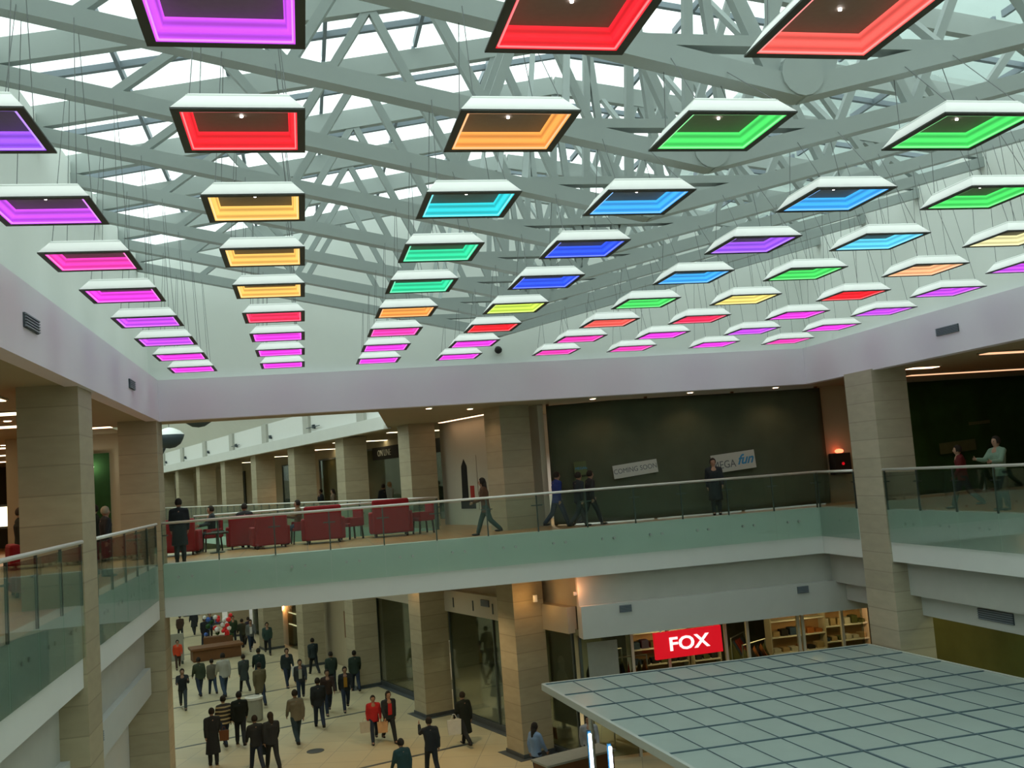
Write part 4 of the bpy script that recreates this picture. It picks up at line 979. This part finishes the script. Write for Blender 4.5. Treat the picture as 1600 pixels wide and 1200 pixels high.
    if long_hair: cap(b, hc+Vector((0,-.055,-.02)), hc+Vector((0,-.085,-.26)), .085, .07)
    b.build('hat' if hat else 'hair', hm, t, smooth=True)
    return t
def bag(x, y, z, label, c=(.5,.5,.45), s=1, name='shopping_bag', rz=0):
    t = thing(name, (0,0,0), 0, label, 'bag', M=T(x, y, z, rz) @ Matrix.Scale(s, 4))
    mb = MB(); mb.poly([(-.15,-.06,0),(.15,-.06,0),(.15,.06,0),(-.15,.06,0),(-.17,-.03,.34),(.17,-.03,.34),(.17,.03,.34),(-.17,.03,.34)], [(3,2,1,0),(0,1,5,4),(1,2,6,5),(2,3,7,6),(3,0,4,7),(4,5,6,7)]); mb.build('pouch', cloth(c), t)
    mb = MB(); mb.tube((-.08,0,.33),(-.03,0,.46), .008); mb.tube((.08,0,.33),(.03,0,.46), .008); mb.tube((-.03,0,.46),(.03,0,.46), .008); mb.build('handle', cloth(c), t)
BK = (.018,.022,.024); NV = (.02,.03,.05); DG_ = (.05,.055,.05); JN = (.04,.07,.12)
AW = 14; TW = 188       # facing: away from / towards the viewer
# --- upper level
U = 'people on the upper level'
person('person in a long black coat standing at the bridge railing, left end', -3.3, 27.7, UF+.0, AW-8, 1.66, 'stand', 1, BK, BK, hem=.45, group=U, arms=(8,8), bend=(5,5))
person('seated person in black on the left red chair, turned left', -2.84, 31.75, UF, 105, 1.65, 'sit', 1, BK, BK, group=U, arms=(35,30), bend=(50,50))
person('seated person in dark clothes leaning back in the middle seating group', -1.85, 31.8, UF, 5, 1.65, 'sit', 1, (.03,.03,.03), BK, group=U, arms=(25,25), bend=(50,50))
person('seated person in a brown jacket on the red chair facing left', -.24, 31.9, UF, 100, 1.62, 'sit', 1, (.12,.07,.03), NV, group=U, arms=(40,40), bend=(60,60))
person('woman with long dark hair and brown jacket walking left along the bridge', 5.0, 27.75, UF, 70, 1.66, 'walk', 1, (.10,.05,.025), (.03,.06,.05), long_hair=True, hem=.72, group=U, arms=(10,-5), bend=(60,20))
person('person in a blue jacket striding beside the first pillar', 7.25, 28.35, UF, -75, 1.68, 'walk', 1, (.02,.035,.15), NV, group=U, hem=.8)
person('person in black walking right before the hoarding, front one of the pair', 7.75, 27.75, UF, -70, 1.62, 'walk', -1, BK, BK, group=U)
person('person in dark coat walking right before the hoarding, rear one of the pair', 8.2, 28.1, UF, -80, 1.64, 'walk', 1, (.03,.035,.03), BK, group=U)
person('person in a dark coat standing in front of the MEGAfun banner', 12.0, 27.75, UF, 160, 1.68, 'stand', 1, BK, BK, hem=.45, group=U)
person('person in dark red behind the glass of the right gallery', 15.95, 21.7, UF, 60, 1.6, 'walk', 1, (.10,.01,.01), BK, group=U)
person('person in a pale green shirt leaning at the right picture edge', 15.75, 20.1, UF, 95, 1.7, 'stand', 1, (.16,.24,.17), (.03,.04,.03), group=U, arms=(30,40), bend=(60,60))
person('person in a dark jacket between the two left pillars, left one', -5.0, 25.6, UF, 100, 1.66, 'stand', 1, (.012,.02,.012), BK, group=U)
person('person in black with a pale cap between the two left pillars', -4.55, 24.5, UF, -60, 1.6, 'stand', 1, BK, BK, group=U, hat=(.3,.28,.2))
person('person in black at the left picture edge behind the railing', -6.5, 25.0, UF, -60, 1.72, 'stand', 1, (.01,.014,.01), BK, hem=.5, group=U)
person('person in a red jacket near the left picture edge', -6.1, 26.3, UF, 170, 1.62, 'stand', 1, (.16,.01,.01), BK, group=U)
person('person in black on the far walkway outside the orange lit shop', *cw(1.5, 25.4).xy, UF, 30, 1.65, 'stand', 1, BK, BK, group=U)
person('person in dark clothes on the far walkway before the ON LINE shop, left', *cw(1.4, 15.6).xy, UF, 60, 1.65, 'walk', 1, (.03,.04,.06), NV, group=U)
person('person in pale shirt on the far walkway before the ON LINE shop', *cw(1.7, 13.6).xy, UF, -60, 1.7, 'stand', 1, (.16,.16,.12), NV, group=U, hair=(.2,.12,.05))
person('person in dark clothes before the ON LINE shop, middle one', *cw(1.9, 14.8).xy, UF, 20, 1.62, 'stand', 1, BK, NV, group=U)
person('person leaning on the far railing between two corridor pillars', *cw(1.0, 20.6).xy, UF, 110, 1.6, 'stand', 1, (.03,.04,.05), NV, group=U, arms=(30,30), bend=(60,60))
person('person in dark clothes far along the walkway beside a distant pillar', *cw(.9, 38.5).xy, UF, 20, 1.65, 'walk', 1, BK, NV, group=U)
person('distant person at the railing left of the fourth corridor pillar', *cw(.9, 18.6).xy, UF, 100, 1.58, 'stand', 1, (.12,.09,.06), NV, group=U, long_hair=True)
t = thing('shop_mannequin', (0,0,0), 0, 'orange lit display figure on the far walkway', 'mannequin', M=MC @ T(2.1, 26.2, UF))
MB().lathe([(.001,0),(.2,0),(.16,.6),(.22,1.1),(.2,1.35),(.07,1.45),(.001,1.46)], 14).build('body', 'shelf_wood', t, smooth=True); MB().ball((0,0,1.58), .15).build('head', 'shelf_wood', t, smooth=True)
# --- ground floor: x, y, height, face, coat, legs, kwargs
GP = [
 (-7.6,62.2,1.5,AW,(.05,.03,.02),BK,'small distant person in brown at the far left of the corridor',{}),
 (-6.97,63.6,1.6,AW,BK,BK,'distant person in a black coat walking alone near the far left',dict(hem=.6)),
 (-5.86,58.6,1.63,AW,BK,NV,'person in black left of the colourful stall',{}),
 (-5.8,60.9,1.62,TW,NV,BK,'distant person in navy behind the colourful stall',{}),
 (-4.3,58.0,1.65,TW,(.03,.06,.03),BK,'person in dark green right of the colourful stall',{}),
 (-3.7,56.4,1.6,AW,(.03,.035,.02),BK,'person in olive right of the brown planter',{}),
 (-3.4,57.4,1.55,40,(.02,.02,.04),BK,'person in dark coat facing left near the glowing lantern',{}),
 (-3.2,55.2,1.68,TW,(.12,.13,.12),NV,'person in an open grey jacket and white shirt, far corridor',dict(front=(.6,.6,.55))),
 (-2.27,53.3,1.68,TW,(.03,.06,.05),BK,'person in dark teal jacket beside the one in a white shirt',{}),
 (-6.5,51.8,1.45,TW,(.55,.06,.02),(.05,.03,.02),'person in a bright orange red jacket at the left of the corridor',{}),
 (-5.14,42.0,1.62,TW,BK,(.04,.05,.06),'person in black with hands raised near the left pillar',dict(long_hair=True,arms=(35,35),bend=(85,60))),
 (-4.71,44.1,1.66,AW,(.04,.055,.03),NV,'person in dark olive seen from behind, left of the one in white',{}),
 (-4.21,44.3,1.5,AW,(.11,.10,.07),(.03,.05,.09),'shorter person in tan between olive and white jackets',{}),
 (-3.67,43.4,1.84,AW,(.33,.33,.28),(.03,.05,.08),'tall person in a pale grey white jacket seen from behind',{}),
 (-2.89,44.0,1.6,AW,(.04,.05,.045),BK,'person in a dark grey coat walking alone, centre left',dict(hem=.6)),
 (-2.3,44.6,1.7,AW,(.015,.03,.025),NV,'broad person in dark green black behind the brown coat',{}),
 (-2.1,40.75,1.72,AW,(.11,.09,.045),NV,'person in a brown coat seen from behind',dict(hem=.6)),
 (-1.13,44.1,1.66,TW,(.02,.03,.03),NV,'person in dark jacket carrying a white bag',{}),
 (0.0,46.3,1.64,AW,(.02,.03,.03),BK,'person in black standing alone near the lit shop wall',{}),
 (-.55,40.9,1.66,TW,(.03,.035,.04),NV,'person in dark jacket with pale shirt facing the viewer',dict(front=(.35,.34,.26))),
 (0.09,36.0,1.75,AW,BK,NV,'person in black striding away in the centre of the floor',dict(ph=-1)),
 (.44,38.0,1.66,TW,(.04,.025,.02),NV,'person in dark brown behind the striding one',{}),
 (.69,42.0,1.64,AW,(.02,.035,.025),BK,'person in dark green black in the centre group, rear',{}),
 (1.1,38.2,1.66,TW,BK,NV,'person in an open black jacket with a mustard yellow top',dict(front=(.35,.18,.02))),
 (1.62,41.4,1.68,AW,(.02,.03,.025),NV,'person in dark jacket near the corridor shop window',{}),
 (-.66,34.1,1.8,AW,(.14,.13,.09),(.02,.04,.05),'person in a light grey brown jacket seen from behind',{}),
 (-3.2,32.9,1.72,AW,BK,BK,'person in an ankle length black coat with a brown bag on the left',dict(hem=.35,pose='stand')),
 (-3.01,35.0,1.7,AW,BK,NV,'person in a yellow and black striped jacket',dict(stripes=True)),
 (-2.5,34.9,1.8,AW,(.012,.016,.016),BK,'tall person in black beside the striped jacket',{}),
 (-1.83,31.6,1.66,AW,BK,NV,'person in black at the bottom centre, left of a long haired woman',dict(ph=-1)),
 (-1.36,31.5,1.72,AW,BK,BK,'woman with long dark hair in black at the bottom centre',dict(long_hair=True)),
 (1.8,33.1,1.54,TW,(.40,.02,.02),NV,'person in a bright red jacket holding a bag, facing the viewer',{}),
 (2.27,32.9,1.66,TW,BK,BK,'person with long hair, black coat and red scarf beside the red jacket',dict(long_hair=True,front=(.4,.02,.02))),
 (4.5,31.3,1.68,AW,(.012,.018,.012),BK,'person in a long black coat walking along the shop window with a white bag',dict(hem=.45)),
 (3.1,28.6,1.66,AW,BK,BK,'person in a black suit at the bottom edge with one arm raised',dict(arms=(60,-20),bend=(100,15))),
 (2.15,26.9,1.6,AW,(.02,.05,.05),NV,'person in dark teal, only head and shoulders above the bottom edge',{}),
 (5.7,26.6,1.6,-60,(.18,.26,.38),NV,'woman in a white and blue top standing by the canopy corner',dict(long_hair=True,front=(.6,.62,.62),pose='stand')),
 (7.2,26.6,1.62,170,(.30,.32,.34),BK,'person in pale clothes behind the blue white light columns',dict(pose='stand')),
]
for i, (x, y, h, fa, c, l, lab, kw) in enumerate(GP):
    kw = dict(kw); kw.setdefault('ph', 1 if i % 2 else -1); v = .04 if y > 50 else (.032 if y > 38 else .026)
    kw.setdefault('arms', (16,-14) if i % 2 else (-14,16))
    person(lab, x, y, 0, fa+random.uniform(-10,10), h, kw.pop('pose', 'walk'), coat=c, legs=l, vox=v, **kw)
bag(-.75, 43.9, .45, 'white carrier bag held by the person in a dark jacket', (.55,.55,.5), 1.2)
bag(1.5, 33.0, .38, 'pale carrier bag held by the person in the bright red jacket', (.4,.38,.3), 1.0)
bag(2.05, 32.8, .36, 'pale orange carrier bag hanging between the red jacket and black coat', (.5,.3,.15), 1.0)
bag(4.15, 31.2, .42, 'large white carrier bag beside the long black coat at the window', (.5,.5,.44), 1.3)
bag(-2.85, 32.85, .72, 'brown shoulder bag of the person in the ankle length coat', (.12,.05,.02), .9, 'shoulder_bag')
bag(-1.62, 31.6, .45, 'small dark handbag between the two people at the bottom centre', (.02,.03,.03), .8, 'handbag')
